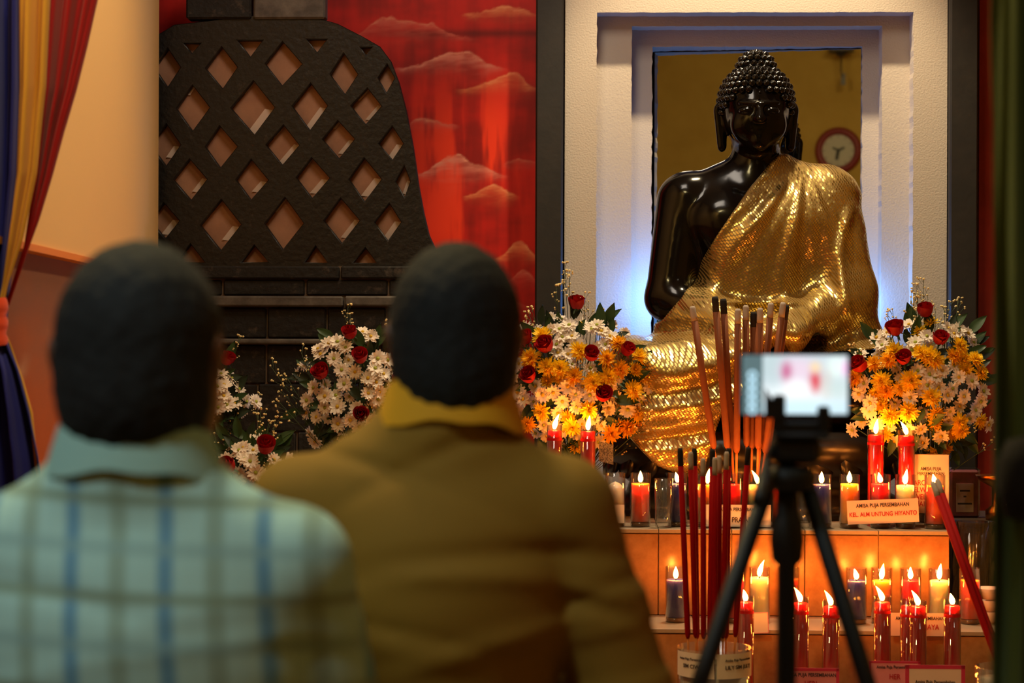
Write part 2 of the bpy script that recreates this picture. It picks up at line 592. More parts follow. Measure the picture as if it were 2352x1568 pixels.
def ring(xo0, xo1, top_o, xi0, xi1, top_i, Y, th, name, rag):
    """a U-shaped board standing on the step, opening downwards, with a slightly ragged cut edge"""
    X0, X1 = PX(xo0, Y, 400), PX(xo1, Y, 400)
    A0, A1 = PX(xi0, Y, 400), PX(xi1, Y, 400)
    zt = top_o; zi = PZ(top_i, Y, 1736)
    b = MB()
    n = 90
    rr = lambda: random.uniform(-rag, rag)
    zs = [.655 + (zi - .655) * i / n for i in range(n + 1)]
    xs = [A0 + (A1 - A0) * i / 60 for i in range(61)]
    left = [(A0 + rr(), z) for z in zs[:-1]] + [(A0, zi)]
    top = [(x, zi + rr() * .6) for x in xs[1:-1]] + [(A1, zi)]
    right = [(A1 + rr(), z) for z in zs[:-1]][::-1]
    outer = [(X1, .655), (X1, zt), (X0, zt), (X0, .655)]
    loop = left + top + right + outer
    L = len(loop)
    vs = [(x, Y, z) for x, z in loop] + [(x, Y + th, z) for x, z in loop]
    fs = [(i, (i + 1) % L, (i + 1) % L + L, i + L) for i in range(L)]
    b.add(vs, fs)
    # faces: strips
    nl = len(left); nt = len(top); nr = len(right)
    for off in (0, L):
        f = []
        for i in range(nl - 1):
            pass
    # side quads, front and back
    def strip(a, bx, yv):
        vs = []; fs = []
        for (x, z) in a: vs += [(x, yv, z), (bx, yv, z)]
        for i in range(len(a) - 1): fs.append((2 * i, 2 * i + 1, 2 * i + 3, 2 * i + 2))
        b.add(vs, fs)
    def stript(a, zv, yv):
        vs = []; fs = []
        for (x, z) in a: vs += [(x, yv, z), (x, yv, zv)]
        for i in range(len(a) - 1): fs.append((2 * i, 2 * i + 1, 2 * i + 3, 2 * i + 2))
        b.add(vs, fs)
    for yv in (Y, Y + th):
        strip(left, X0, yv); strip([(A1, zi)] + right, X1, yv)
        stript([(A0, zi)] + top, zt, yv)
        b.add([(X0, yv, zi), (A0, yv, zi), (A0, yv, zt), (X0, yv, zt)], [(0, 1, 2, 3)])
        b.add([(A1, yv, zi), (X1, yv, zi), (X1, yv, zt), (A1, yv, zt)], [(0, 1, 2, 3)])
    me = b.mesh(name, MATS['foam_white'])
    me.transform(Matrix.Translation(-nf.location))
    return link(name, me, nf)


ring(1297, 2175, BT, 1370, 2097, 28, 6.97, .085, 'outer_frame', .0016)
ring(1340, 2130, 2.75, 1450, 2025, 60, 7.055, .085, 'middle_frame', .0012)
ring(1420, 2060, 2.65, 1497, 1980, 107, 7.14, .13, 'inner_frame', .0022)

mm = bpy.data.materials.new('mirror_glass'); mm.use_nodes = True
b = mm.node_tree.nodes['Principled BSDF']
b.inputs['Metallic'].default_value = 1; b.inputs['Roughness'].default_value = 0.015
b.inputs['Base Color'].default_value = (.72, .72, .68, 1)
MIR_Y, MIR_A = 7.212, -6.6
MW = (PX(1980, 7.14, 400) - PX(1497, 7.14, 400)) / 2 - .004
mir = MB().box(-MW, MW, 0, .008, 0, PZ(107, 7.14, 1736) - .664, bev=.001).build('mirror', mm, loc=(PX(1738, MIR_Y, 400), MIR_Y, .66), rot=(0, 0, math.radians(MIR_A)))
tag(mir, 'tall mirror inside the niche reflecting the yellow rear wall and a round clock', 'mirror')


def reflect_to_rear(px, py):
    """where the sight line through the mirror meets the rear wall"""
    o = Vector((0, 0, CAM_Z)); d = (P(px, py, 5.0) - o).normalized()
    nrm = Matrix.Rotation(math.radians(MIR_A), 3, 'Z') @ Vector((0, -1, 0))
    c = mir.location
    t = (c - o).dot(nrm) / d.dot(nrm)
    h = o + d * t
    r = d - 2 * d.dot(nrm) * nrm
    t2 = (RY - h.y) / r.y
    return h + r * t2


# clock on the rear wall
mat('clock_red', '#8e1f2a', 0.4)
mat('clock_face', '#d8d4cc', 0.6)
mat('ink_black', '#17151a', 0.6)
ck = reflect_to_rear(1926, 346)
clk = empty('wall_clock', ck, PI, 'round red-rimmed wall clock on the rear yellow wall seen in the mirror', 'clock')
to_f = Matrix.Rotation(PI / 2, 4, 'X')
R = .185
b = MB(); b.lathe([(.125, 0), (.128, .03), (.15, .045), (.172, .04), (R, .02), (R, 0)], 48, mtx=to_f); b.build('rim', MATS['clock_red'], clk, loc=(0, .0, 0))
MB().lathe([(0, .018), (.128, .018), (.128, .005), (0, .005)], 48, smooth=False, mtx=to_f).build('dial', MATS['clock_face'], clk)
for ang, ln, wd in ((-65, .055, .008), (170, .075, .012), (62, .05, .007)):
    MB().box(-wd, wd, -.024, -.021, -.012, ln, mtx=Matrix.Rotation(math.radians(ang), 4, 'Y')).build('hand', MATS['ink_black'], clk)
for i in range(12):
    MB().box(-.003, .003, -.0215, -.019, .105, .118, mtx=Matrix.Rotation(i * PI / 6, 4, 'Y')).build('hour_mark', MATS['ink_black'], clk)
# hanging bell lamp by the rear wall
hp = reflect_to_rear(1940, 120); hp.y += .25; hp.z -= .03
mat('lamp_dark', '#2a2a30', 0.4); mat('lamp_grey', '#77757a', 0.5)
hl = empty('hanging_chime', hp, 0, 'small dark bell shaped chime hanging from the ceiling before the rear wall', 'chime')
MB().lathe([(0, .11), (.03, .105), (.07, .05), (.105, -.0), (.10, -.005), (.06, .03), (0, .05)], 24).build('bell', MATS['lamp_grey'], hl)
MB().lathe([(0, .09), (.045, .07), (.05, .0), (.03, -.03), (0, -.04)], 20).build('bell_core', MATS['lamp_dark'], hl)
MB().tube([(0, 0, -.03), (0, 0, -.15), (.01, 0, -.2)], .006, 8).build('clapper_cord', MATS['lamp_dark'], hl)
MB().box(.0, .035, -.003, .003, -.26, -.17, bev=.001).build('tail_plate', MATS['lamp_grey'], hl)
MB().tube([(0, 0, .1), (0, 0, CZ - hp.z)], .005, 8).build('suspension_cord', MATS['lamp_dark'], hl)
# dark door on the rear wall
dp = reflect_to_rear(1968, 517)
mat('door_wood', '#3a2616', 0.5, noise=(6, '#4a3220', 0.4, 0.7))
dx = .52
dd = empty('door_1', (dp.x + dx, RY, 0), kind='structure')
MB().box(-.45, .45, .0, .04, 0, 2.02, bev=.004).build('door_panel', MATS['door_wood'], dd)
for s in (-1, 1): MB().box(s * .5 - .05, s * .5 + .05, 0, .06, 0, 2.1, bev=.004).build('door_frame', MATS['door_wood'], dd)
MB().box(-.55, .55, 0, .06, 2.02, 2.1, bev=.004).build('door_frame', MATS['door_wood'], dd)
MB().lathe([(.012, 0), (.012, .04), (.028, .05), (.028, .07), (0, .08)], 16, mtx=Matrix.Translation((.36, .04, 1.0)) @ Matrix.Rotation(-PI / 2, 4, 'X')).build('door_handle', MATS['lamp_grey'], dd)

# ------------------------------------------------------------------ stupa relief with lattice
mat('stone_black', '#120f0e', 0.45, noise=(35, '#3c342e', 0.58, 0.80), bump=(50, 0.35, 0.006), spec=0.4)
mat('stone_dark', '#1e1b19', 0.7, noise=(26, '#5a4e44', 0.56, 0.82), bump=(45, 0.5, 0.008), spec=0.3)
mat('stone_grey', '#463f3a', 0.75, noise=(14, '#6a625a', 0.4, 0.7), bump=(40, 0.3, 0.006))
mat('stone_joint', '#6a5646', 0.85)
mat('pane_brown', '#a87a5e', 0.7, noise=(9, '#8e624a', 0.35, 0.7))
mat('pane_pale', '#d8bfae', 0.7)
SY = 6.75
so = P(660, 784, SY); so.z = .405
stp = empty('stupa_relief', so, label='black bell shaped lattice relief on a dark stone block base in front of red mural', cat='relief')
def SP(px, py, Y=SY): return P(px, py, Y) - so
bell = [(341, 612), (343, 300), (346, 90), (378, 72), (400, 58), (470, 50), (560, 38), (640, 34), (720, 40), (775, 56), (830, 84), (872, 108), (896, 140),
        (915, 190), (932, 255), (948, 340), (960, 425), (972, 490), (984, 540), (1000, 575), (1004, 612)]
Zs = lambda x, y: (340 + x / 2.45, y / 2.45)
DM = [(110, 380, 72, 108), (413, 380, 88, 115), (762, 358, 98, 118), (1103, 415, 75, 112), (1340, 440, 48, 80),
      (253, 607, 92, 122), (590, 605, 115, 142), (912, 597, 96, 126), (1228, 595, 84, 98),
      (100, 815, 82, 112), (410, 825, 86, 113), (755, 815, 90, 106), (1073, 783, 88, 103), (1368, 805, 68, 92),
      (235, 1010, 93, 112), (585, 1010, 86, 110), (927, 1000, 90, 108), (1222, 1010, 88, 118), (1435, 1020, 42, 90),
      (95, 1240, 88, 108), (410, 1265, 120, 152), (765, 1255, 116, 152), (1087, 1240, 106, 132), (1350, 1250, 80, 112)]
TRI = [(245, 238, 60, 66), (575, 220, 80, 105), (950, 216, 67, 84), (1228, 262, 42, 52)]
TRU = [(240, 1480, 86, -113), (600, 1480, 85, -108), (945, 1480, 75, -104), (1220, 1480, 75, -94)]
holes = []
def jit(p, a=1.2): return (p[0] + random.uniform(-a, a), p[1] + random.uniform(-a, a))
for (cx, cyy, w, h) in DM:
    if cyy < 1150: w, h = w * 1.10, h * 1.10
    holes.append([jit(Zs(cx + w, cyy)), jit(Zs(cx + random.uniform(-8, 8), cyy - h)), jit(Zs(cx - w, cyy)), jit(Zs(cx + random.uniform(-8, 8), cyy + h))])
for (cx, yb, w, h) in TRI + TRU:
    holes.append([jit(Zs(cx + w, yb)), jit(Zs(cx - w, yb)), jit(Zs(cx, yb + h))])
cu = bpy.data.curves.new('lattice_bell', 'CURVE')
cu.dimensions = '2D'; cu.fill_mode = 'BOTH'; cu.extrude = .018; cu.bevel_depth = .0025; cu.bevel_resolution = 0
for loop in [bell] + holes:
    s = cu.splines.new('POLY'); s.points.add(len(loop) - 1); s.use_cyclic_u = True
    for p, (a, bb) in zip(s.points, loop):
        q = SP(a, bb); p.co = (q.x, q.z, 0, 1)
tmp = bpy.data.objects.new('tmp', cu); COL.objects.link(tmp); bpy.context.view_layer.update()
me = bpy.data.meshes.new_from_object(tmp.evaluated_get(bpy.context.evaluated_depsgraph_get()))
bpy.data.objects.remove(tmp); bpy.data.curves.remove(cu)
me.transform(Matrix.Translation((0, .022, 0)) @ Matrix.Rotation(PI / 2, 4, 'X'))
me.materials.clear(); me.materials.append(MATS['stone_black']); me.name = 'lattice_bell'
link('lattice_bell', me, stp)
# a pane behind every opening, recessed, with a pale painted lower reveal
for i, hl_ in enumerate(holes):
    ps = [SP(a, bb, SY + .034) for a, bb in hl_]
    cx = sum((p for p in ps), Vector()) / len(ps)
    big = [cx + (p - cx) * 1.22 for p in ps]
    b = MB(); yb = big[0].y
    b.add([(p.x, yb, p.z) for p in big] + [(p.x, yb + .012, p.z) for p in big],
          [tuple(range(len(big))), tuple(range(len(big), 2 * len(big)))] + [(k, (k + 1) % len(big), (k + 1) % len(big) + len(big), k + len(big)) for k in range(len(big))])
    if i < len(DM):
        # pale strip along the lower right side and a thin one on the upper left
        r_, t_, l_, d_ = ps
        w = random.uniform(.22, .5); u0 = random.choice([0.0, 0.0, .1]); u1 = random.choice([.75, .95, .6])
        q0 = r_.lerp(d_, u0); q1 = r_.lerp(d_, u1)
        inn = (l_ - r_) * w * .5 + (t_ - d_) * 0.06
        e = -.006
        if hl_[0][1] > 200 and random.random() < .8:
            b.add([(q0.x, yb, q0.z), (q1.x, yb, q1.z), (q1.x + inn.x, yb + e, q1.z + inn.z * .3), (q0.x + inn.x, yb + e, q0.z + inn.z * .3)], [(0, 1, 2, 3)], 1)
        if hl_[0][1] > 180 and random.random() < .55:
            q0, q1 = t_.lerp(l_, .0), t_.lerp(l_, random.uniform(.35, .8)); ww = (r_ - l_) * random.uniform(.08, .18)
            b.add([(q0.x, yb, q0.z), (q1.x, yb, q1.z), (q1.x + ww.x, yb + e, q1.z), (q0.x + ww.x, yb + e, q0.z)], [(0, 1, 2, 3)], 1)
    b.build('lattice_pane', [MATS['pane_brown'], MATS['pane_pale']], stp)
# finial blocks above the bell
for (xa, xb, ya, yb, mt) in ((428, 578, -90, 44, 'stone_dark'), (583, 748, -90, 44, 'stone_grey')):
    p, q = SP(xa, yb), SP(xb, ya)
    MB().box(p.x, q.x, -.01, .06, p.z, q.z, bev=.006).build('finial_block', MATS[mt], stp)
# stone base courses: (y top, y bottom, block width, phase, proud)
for (ya, yb, bw, ph, pr, mt) in ((612, 640, 500, -60, .03, 'stone_dark'), (643, 678, 190, -20, .015, 'stone_dark'), (681, 703, 420, 30, .045, 'stone_grey'),
                             (707, 776, 137, -2, .02, 'stone_dark'), (779, 789, 500, 40, .05, 'stone_grey'), (792, 880, 260, 10, .015, 'stone_dark'), (883, 990, 300, -50, .015, 'stone_dark'), (993, 1090, 300, 40, .02, 'stone_dark'), (1093, 1240, 280, 0, .02, 'stone_dark')):
    x = 345 + ph
    while x < 1010:
        xa, xb = max(x, 345), min(x + bw - 4, 1010)
        if xb - xa > 12:
            p, q = SP(xa, yb), SP(xb, ya)
            MB().box(p.x, q.x, .0 - pr + random.uniform(-.003, .003), .09, max(p.z, 0), q.z, bev=.005).build('stone_block', MATS[mt], stp)
        x += bw
p, q = SP(345, 1240), SP(1010, 612)
MB().box(p.x, q.x, -.006, .10, 0, q.z).build('mortar_bed', MATS['stone_joint'], stp)

# ------------------------------------------------------------------ altar steps
T1, T2, T3 = .654, .402, .15
F1, F2, F3 = 6.0, 5.72, 4.95
mat('step_core', '#8a7a68', 0.8)
mat('grout', '#d8c4a0', 0.8)
mat('tile_tan', '#bd8450', 0.2, noise=(18, '#9c6638', 0.35, 0.75), bump=(30, 0.04, 0.003))
mat('tile_edge', '#a38e76', 0.35)
steps = empty('altar_steps', (ST_X, 6.3, 0), kind='structure')
steps.name = 'altar_steps'
tag(steps, 'tan tiled altar steps carrying the candles and flowers below the statue', None)


def step(xa, xb, yf, yb, z0, z1, tile0, tw, rows=1):
    X0, X1 = xa - ST_X, xb - ST_X
    y0 = yf - 6.3
    MB().box(X0, X1, y0 + .012, yb - 6.3, z0, z1 - .012).build('step_core', MATS['grout'], steps)
    # risers
    x = tile0 - ST_X
    while x > X0: x -= tw
    while x < X1 - .01:
        a, bq = max(x, X0), min(x + tw, X1)
        if bq - a > .02:
            hz = (z1 - .014 - z0) / rows
            for r in range(rows):
                MB().box(a + .0015, bq - .0015, y0, y0 + .014, z0 + r * hz + .001, z0 + (r + 1) * hz - .001, bev=.0012).build('tile', MATS['tile_tan'], steps)
        x += tw
    # tread tiles
    x = tile0 - ST_X
    while x > X0: x -= tw
    while x < X1 - .01:
        a, bq = max(x, X0), min(x + tw, X1)
        if bq - a > .02:
            y = y0 - .004
            while y < yb - 6.3 - .01:
                ye = min(y + .3, yb - 6.3)
                MB().box(a + .001, bq - .001, y, ye - .0025, z1 - .012, z1, bev=.0012).build('tile', MATS['tile_edge'], steps)
                y += .3
        x += tw


TW = PX(1680, 6.0, 1300) - PX(1512, 6.0, 1300)
step(PX(395, 6.0, 1300), PX(2181, 6.0, 1300), F1, 6.965, T2, T1, PX(1512, 6.0, 1300), TW)
step(PX(330, 5.72, 1500), PX(2400, 5.72, 1500), F2, 6.0, T3, T2, PX(1600, 5.72, 1500), .3)
step(PX(2181, 6.0, 1300) + .003, PX(2420, 5.72, 1500), 6.0, 6.96, T3, T2, PX(2181, 6.0, 1300), .3)
step(PX(250, 5.2, 1500), PX(2500, 5.2, 1500), F3, F2, 0, T3, PX(1600, 5.2, 1500), .33)
# ------------------------------------------------------------------ black statue with gold robe
mat('statue_black', '#080605', 0.13, spec=0.28, noise=(7, '#120c08', 0.4, 0.7), bump=(14, 0.05, 0.01))
SYY = 6.6
SS = SYY * K
sb = P(1740, 784, SYY); sb.z = T1
statue = empty('seated_statue', sb, label='glossy black seated meditating statue with curled hair draped in a gold robe', cat='statue')
def LX_(px): return (px - 1740) * SS
def LZ_(py): return (CAM_Z - T1) - (py - 784) * SS
ZO = LZ_(1175)          # numbers below were measured from this height


def statue_body(f, k=.05, arms=True, head=True):
    D = f.ell((0, .08, .62), (.19, .14, .22))
    D = smin(D, f.ell((0, .06, .86), (.215, .145, .20)), .10)
    D = smin(D, f.ell((0, .08, .40), (.27, .20, .16)), .10)
    D = smin(D, f.cap((-.20, .07, 1.015), (.20, .07, 1.015), .085, .085), .07)
    D = smin(D, f.cap((-.09, .06, 1.06), (.09, .06, 1.06), .07, .07), .06)
    D = smin(D, f.ell((-.095, -.035, .93), (.10, .045, .075)), .08)
    D = smin(D, f.ell((.095, -.035, .93), (.10, .045, .075)), .08)
    for s in (-1, 1):
        D = smin(D, f.cap((s * .16, .04, .38), (s * .40, -.12, .40), .15, .125), .06)
        D = smin(D, f.cap((s * .40, -.12, .38), (-s * .10, -.235, .38), .11, .07), .04)
        A = f.cap((s * .235, .07, 1.005), (s * .285, .01, .69), .088, .074)
        A = smin(A, f.cap((s * .285, .01, .685), (s * .09, -.18, .58), .070, .047), .03)
        A = smin(A, f.ell((s * .045, -.215, .565), (.095, .065, .033)), .03)
        D = smin(D, A, .035)
    D = smin(D, f.cap((0, .055, 1.07), (-.005, .045, 1.20), .082, .074), .05)
    return D


mat('curl_black', '#080605', 0.15, spec=0.5)
f = Field((-.56, -.36, .10), (.56, .30, 1.20), .0075)
D = statue_body(f)
body_me = nets(D, f, 'body', MATS['statue_black'], 1)
link('body', body_me, statue)

# head with face, ears
f = Field((-.16, -.16, 1.08), (.15, .20, 1.50), .0042)
hx = -.005
D = f.ell((hx, .035, 1.315), (.109, .128, .112))
D = smin(D, f.ell((hx, -.01, 1.245), (.090, .103, .094)), .05)
D = smin(D, f.cap((hx, -.085, 1.178), (hx, -.082, 1.182), .026, .026), .04)
for s in (-1, 1):
    D = smin(D, f.ell((hx + s * .048, -.068, 1.232), (.036, .03, .04)), .03)      # cheek
    D = smax(D, -f.ell((hx + s * .040, -.122, 1.283), (.028, .018, .013)), .012)  # eye hollow
    D = smin(D, f.ell((hx + s * .040, -.098, 1.279), (.024, .014, .0115)), .006)  # lowered lid
    D = smin(D, f.cap((hx + s * .012, -.114, 1.300), (hx + s * .062, -.090, 1.306), .006, .005), .010)  # brow
    D = smin(D, f.cap((hx + s * .012, -.120, 1.250), (hx + s * .013, -.119, 1.251), .0085, .0085), .010)  # nostril wing
    e = f.cap((hx + s * .115, .032, 1.292), (hx + s * .110, .026, 1.180), .031, .021, (.72, .6, 1))
    e = smax(e, -f.cap((hx + s * .118, .008, 1.292), (hx + s * .113, .004, 1.20), .015, .009, (.75, .8, 1)), .006)
    D = smin(D, e, .012)
D = smin(D, f.cap((hx, -.108, 1.298), (hx, -.130, 1.250), .0075, .0135), .012)
D = smax(D, -f.cap((hx - .03, -.122, 1.2245), (hx + .03, -.122, 1.2245), .012, .012), .008)
D = smin(D, f.cap((hx - .022, -.104, 1.2265), (hx + .022, -.104, 1.2265), .0065, .0065, (1, 1, .8)), .006)
D = smin(D, f.cap((hx - .016, -.103, 1.2160), (hx + .016, -.103, 1.2160), .0075, .0075), .006)
D = smin(D, f.ell((hx, -.108, 1.335), (.007, .007, .007)), .003)
D = smin(D, f.cap((0, .05, 1.10), (hx, .04, 1.22), .078, .072), .03)
D = smax(D, 1.11 - f.Z + 0 * D, .01)
head_me = nets(D, f, 'head', MATS['statue_black'], 1)
link('head', head_me, statue)
# hair: a cap, the crown knot and rows of single snail curls
f = Field((-.17, -.16, 1.12), (.16, .22, 1.52), .006)
cap = f.ell((hx, .038, 1.318), (.115, .134, .118))
knot = f.ell((hx, .045, 1.425), (.058, .062, .055))
hl = 1.352 - .055 * sstep(.0, .12, np.abs(f.X - hx)) - .20 * sstep(-.03, .10, f.Y)
hair = smin(smax(cap, hl - f.Z, .01), knot, .02)
link('hair', nets(hair, f, 'hair', MATS['statue_black'], 1), statue)
cb = MB()
cb.lathe([(0, .0135), (.0055, .0125), (.0062, .0095), (.009, .0090), (.0118, .005), (.0125, 0), (.011, -.006)], 10, caps=False)
curl_me = cb.mesh('hair_curl', MATS['curl_black'])
def curl(p, nrm, sc=1.0):
    link('hair_curl', curl_me, statue, loc=p, rot=Vector(nrm).to_track_quat('Z', 'Y').to_euler(), scale=sc)
ncurl = 0
for row in range(11):
    ph = .10 + row * .175
    for q in range(0, 200):
        cnt = max(1, int(2 * PI * math.sin(ph) * .125 / .0235))
        if q >= cnt: break
        a = 2 * PI * (q + .5 * (row % 2)) / cnt
        n = Vector((math.sin(ph) * math.sin(a), -math.sin(ph) * math.cos(a), math.cos(ph)))
        p = Vector((hx + n.x * .116, .038 + n.y * .135, 1.318 + n.z * .119))
        lim = 1.352 - .055 * float(sstep(.0, .12, abs(p.x - hx))) - .20 * float(sstep(-.03, .10, p.y))
        if p.z < lim + .004: continue
        if (Vector(((p.x - hx) / .06, (p.y - .045) / .064, (p.z - 1.425) / .057))).length < .95: continue
        if p.y > .10 and ncurl % 2: ncurl += 1; continue
        curl(p, Vector((n.x / .116, n.y / .135, n.z / .119)).normalized()); ncurl += 1
for row in range(5):
    ph = .22 + row * .36
    cnt = max(1, int(2 * PI * math.sin(ph) * .062 / .021))
    for q in range(cnt):
        a = 2 * PI * (q + .5 * (row % 2)) / cnt
        n = Vector((math.sin(ph) * math.sin(a), -math.sin(ph) * math.cos(a), math.cos(ph)))
        p = Vector((hx + n.x * .059, .045 + n.y * .063, 1.425 + n.z * .056))
        curl(p, n, .92)
curl((hx, .045, 1.4815), (0, 0, 1), .95)

# pedestal: a lotus cushion
mat('pedestal_black', '#15110f', 0.3, spec=0.5)
ped = MB()
ped.lathe([(0, 0), (.47, 0), (.485, .02), (.47, .045), (.42, .07), (.41, .10), (.45, .13), (.50, .17), (.51, .21), (.49, .245), (.44, .27), (0, .272)], 64, sx=1, sy=.62)
ped.build('pedestal', MATS['pedestal_black'], statue, loc=(0, -.03, 0))
pt = MB()
pt.lathe([(0, .002), (.03, .0), (.055, .03), (.05, .075), (.02, .11), (0, .12)], 10, sy=.35)
pet_me = pt.mesh('lotus_petal', MATS['pedestal_black'])
for q in range(26):
    a = 2 * PI * q / 26
    link('lotus_petal', pet_me, statue, loc=(.485 * math.cos(a), -.03 + .485 * .62 * math.sin(a), .12), rot=(-.25, 0, math.atan2(math.sin(a) * .62, math.cos(a)) + PI / 2))

# gold sequinned robe
rm = mat('gold_sequin', '#d39a2e', 0.3, metal=1.0)
nt = rm.node_tree; pb = nt.nodes['Principled BSDF']
uv = nt.nodes.new('ShaderNodeAttribute'); uv.attribute_name = 'cloth_uv'
def math_node(op, a, b=None, c=None):
    m = nt.nodes.new('ShaderNodeMath'); m.operation = op
    for i, v in enumerate((a, b, c)):
        if v is None: continue
        if isinstance(v, (int, float)): m.inputs[i].default_value = v
        else: nt.links.new(v, m.inputs[i])
    return m.outputs[0]
vor = nt.nodes.new('ShaderNodeTexVoronoi'); vor.voronoi_dimensions = '2D'
vor.inputs['Scale'].default_value = 125; vor.inputs['Randomness'].default_value = .12
nt.links.new(uv.outputs['Vector'], vor.inputs['Vector'])
geo = nt.nodes.new('ShaderNodeNewGeometry')
sub = nt.nodes.new('ShaderNodeVectorMath'); sub.operation = 'SUBTRACT'
nt.links.new(vor.outputs['Color'], sub.inputs[0]); sub.inputs[1].default_value = (.5, .5, .5)
scl = nt.nodes.new('ShaderNodeVectorMath'); scl.operation = 'SCALE'
nt.links.new(sub.outputs[0], scl.inputs[0]); scl.inputs['Scale'].default_value = .23
addv = nt.nodes.new('ShaderNodeVectorMath'); addv.operation = 'ADD'
nt.links.new(geo.outputs['Normal'], addv.inputs[0]); nt.links.new(scl.outputs[0], addv.inputs[1])
nrm = nt.nodes.new('ShaderNodeVectorMath'); nrm.operation = 'NORMALIZE'
nt.links.new(addv.outputs[0], nrm.inputs[0])
# sequin disc / knitted ground between
disc = math_node('LESS_THAN', vor.outputs['Distance'], .40)
mixn = nt.nodes.new('ShaderNodeMix'); mixn.data_type = 'VECTOR'
nt.links.new(disc, mixn.inputs['Factor'])
nt.links.new(geo.outputs['Normal'], mixn.inputs[4]); nt.links.new(nrm.outputs[0], mixn.inputs[5])
nt.links.new(mixn.outputs[1], pb.inputs['Normal'])
mixc = nt.nodes.new('ShaderNodeMix'); mixc.data_type = 'RGBA'
nt.links.new(disc, mixc.inputs['Factor'])
mixc.inputs[6].default_value = H('#8a6a34'); mixc.inputs[7].default_value = H('#f2d884')
nt.links.new(mixc.outputs[2], pb.inputs['Base Color'])
mr = nt.nodes.new('ShaderNodeMapRange')
nt.links.new(disc, mr.inputs[0]); mr.inputs[3].default_value = .62; mr.inputs[4].default_value = .26
nt.links.new(mr.outputs[0], pb.inputs['Roughness'])
mt_ = nt.nodes.new('ShaderNodeMapRange')
nt.links.new(disc, mt_.inputs[0]); mt_.inputs[3].default_value = .35; mt_.inputs[4].default_value = 1.0
nt.links.new(mt_.outputs[0], pb.inputs['Metallic'])

def q2(px, py): return (LX_(px), LZ_(py))
ROBE = [q2(*p) for p in ((1790, 352), (1772, 368), (1712, 440), (1640, 545), (1562, 682), (1522, 733), (1470, 758), (1400, 790), (1380, 840), (1404, 930), (1440, 990),
                         (1500, 1052), (1572, 1080), (1604, 1072), (1622, 1010), (1646, 935), (1700, 888), (1790, 858), (1850, 836), (1905, 806), (1960, 800), (2035, 796),
                         (2030, 700), (2060, 560), (2040, 380), (1900, 340), (1840, 345))]
f = Field((-.56, -.42, .08), (.50, .30, 1.22), .0055)
D = f.ell((0, .08, .62), (.19, .14, .22))
D = smin(D, f.ell((0, .06, .86), (.215, .145, .20)), .12)
D = smin(D, f.cap((-.20, .07, 1.015), (.20, .07, 1.015), .085, .085), .07)
D = smin(D, f.cap((-.09, .06, 1.06), (.09, .06, 1.06), .07, .07), .06)
D = smin(D, f.cap((0, .055, 1.07), (-.005, .045, 1.20), .084, .076), .05)
D = smin(D, f.ell((.095, -.035, .93), (.10, .045, .075)), .08)
D = smin(D, f.ell((-.095, -.035, .93), (.10, .045, .075)), .08)
for s in (-1, 1):
    D = smin(D, f.cap((s * .16, .04, .38), (s * .40, -.12, .40), .15, .125), .14)
    D = smin(D, f.cap((s * .40, -.12, .38), (-s * .10, -.235, .38), .11, .07), .08)
A = f.cap((.235, .07, 1.005), (.285, .01, .69), .088, .078)
A = smin(A, f.cap((.285, .01, .685), (.09, -.18, .58), .074, .052), .05)
A = smin(A, f.cap((.285, .03, .70), (.300, .02, .46), .075, .085), .05)
A = smin(A, f.ell((0, -.215, .565), (.15, .075, .04)), .05)
A = smin(A, f.cap((-.09, -.18, .58), (-.285, .01, .685), .047, .070), .06)
A = smin(A, f.cap((-.05, -.18, .55), (-.27, -.02, .58), .05, .06), .06)
D = smin(D, A, .07)
D = smin(D, f.ell((-.24, -.17, .44), (.24, .17, .11)), .08)
D = smin(D, f.ell((-.27, -.285, .30), (.17, .055, .235)), .07)
# folds
X, Y, Z = f.X, f.Y, f.Z
Sx, Sz = q2(1835, 360)
th = np.arctan2(Sz - Z, Sx - X + .02)
dist = np.sqrt((X - Sx) ** 2 + (Z - Sz) ** 2)
warp = .10 * np.sin(9 * dist + 3 * X) + .06 * np.sin(17 * dist + 1.3)
wave = np.sin(th * 15 + warp * 9) * .6 + np.sin(th * 27 + 2 + warp * 6) * .4
up = sstep(.58, .70, Z) * sstep(.05, .24, dist) * (1 - .75 * sstep(.02, .12, X - Sx) * sstep(.80, .98, Z))
fold1 = .0105 * wave * up
rr = np.sqrt(((X + .16) * .62) ** 2 + (Z - .70) ** 2)
lap = sstep(.66, .55, Z)
fold2 = (.014 * np.sin(rr * 44 + 1.8 * np.sin(X * 8 + 1.5) + 4 * Y) + .006 * np.sin(rr * 79 + X * 21 + 2 * np.sin(Z * 12)) + .004 * np.sin(X * 38 + Z * 30)) * lap * sstep(.02, .12, rr)
# the two big hanging loops from the shoulder over the forearm, on the right
l1 = np.abs(X - (.335 - .16 * sstep(.95, .60, Z) ** 2 * 0 - .06 * np.cos((Z - .78) * 6)) + .02)
loop = .014 * np.exp(-(l1 / .018) ** 2) * sstep(.55, .65, Z) * sstep(1.02, .92, Z)
hem = .016 * np.exp(-((Z - (.672 + .25 * (X - .02) ** 2)) / .014) ** 2) * sstep(-.20, -.10, X) * sstep(.16, .08, X)
D = D - .012 - fold1 - fold2 - loop - hem
reg = poly_sd(X, Z, ROBE)[:, None, :] if False else poly_sd(np.broadcast_to(X, (f.shape[0], 1, f.shape[2])), np.broadcast_to(Z, (f.shape[0], 1, f.shape[2])), ROBE)
D = smax(D, np.broadcast_to(reg, f.shape), .008)
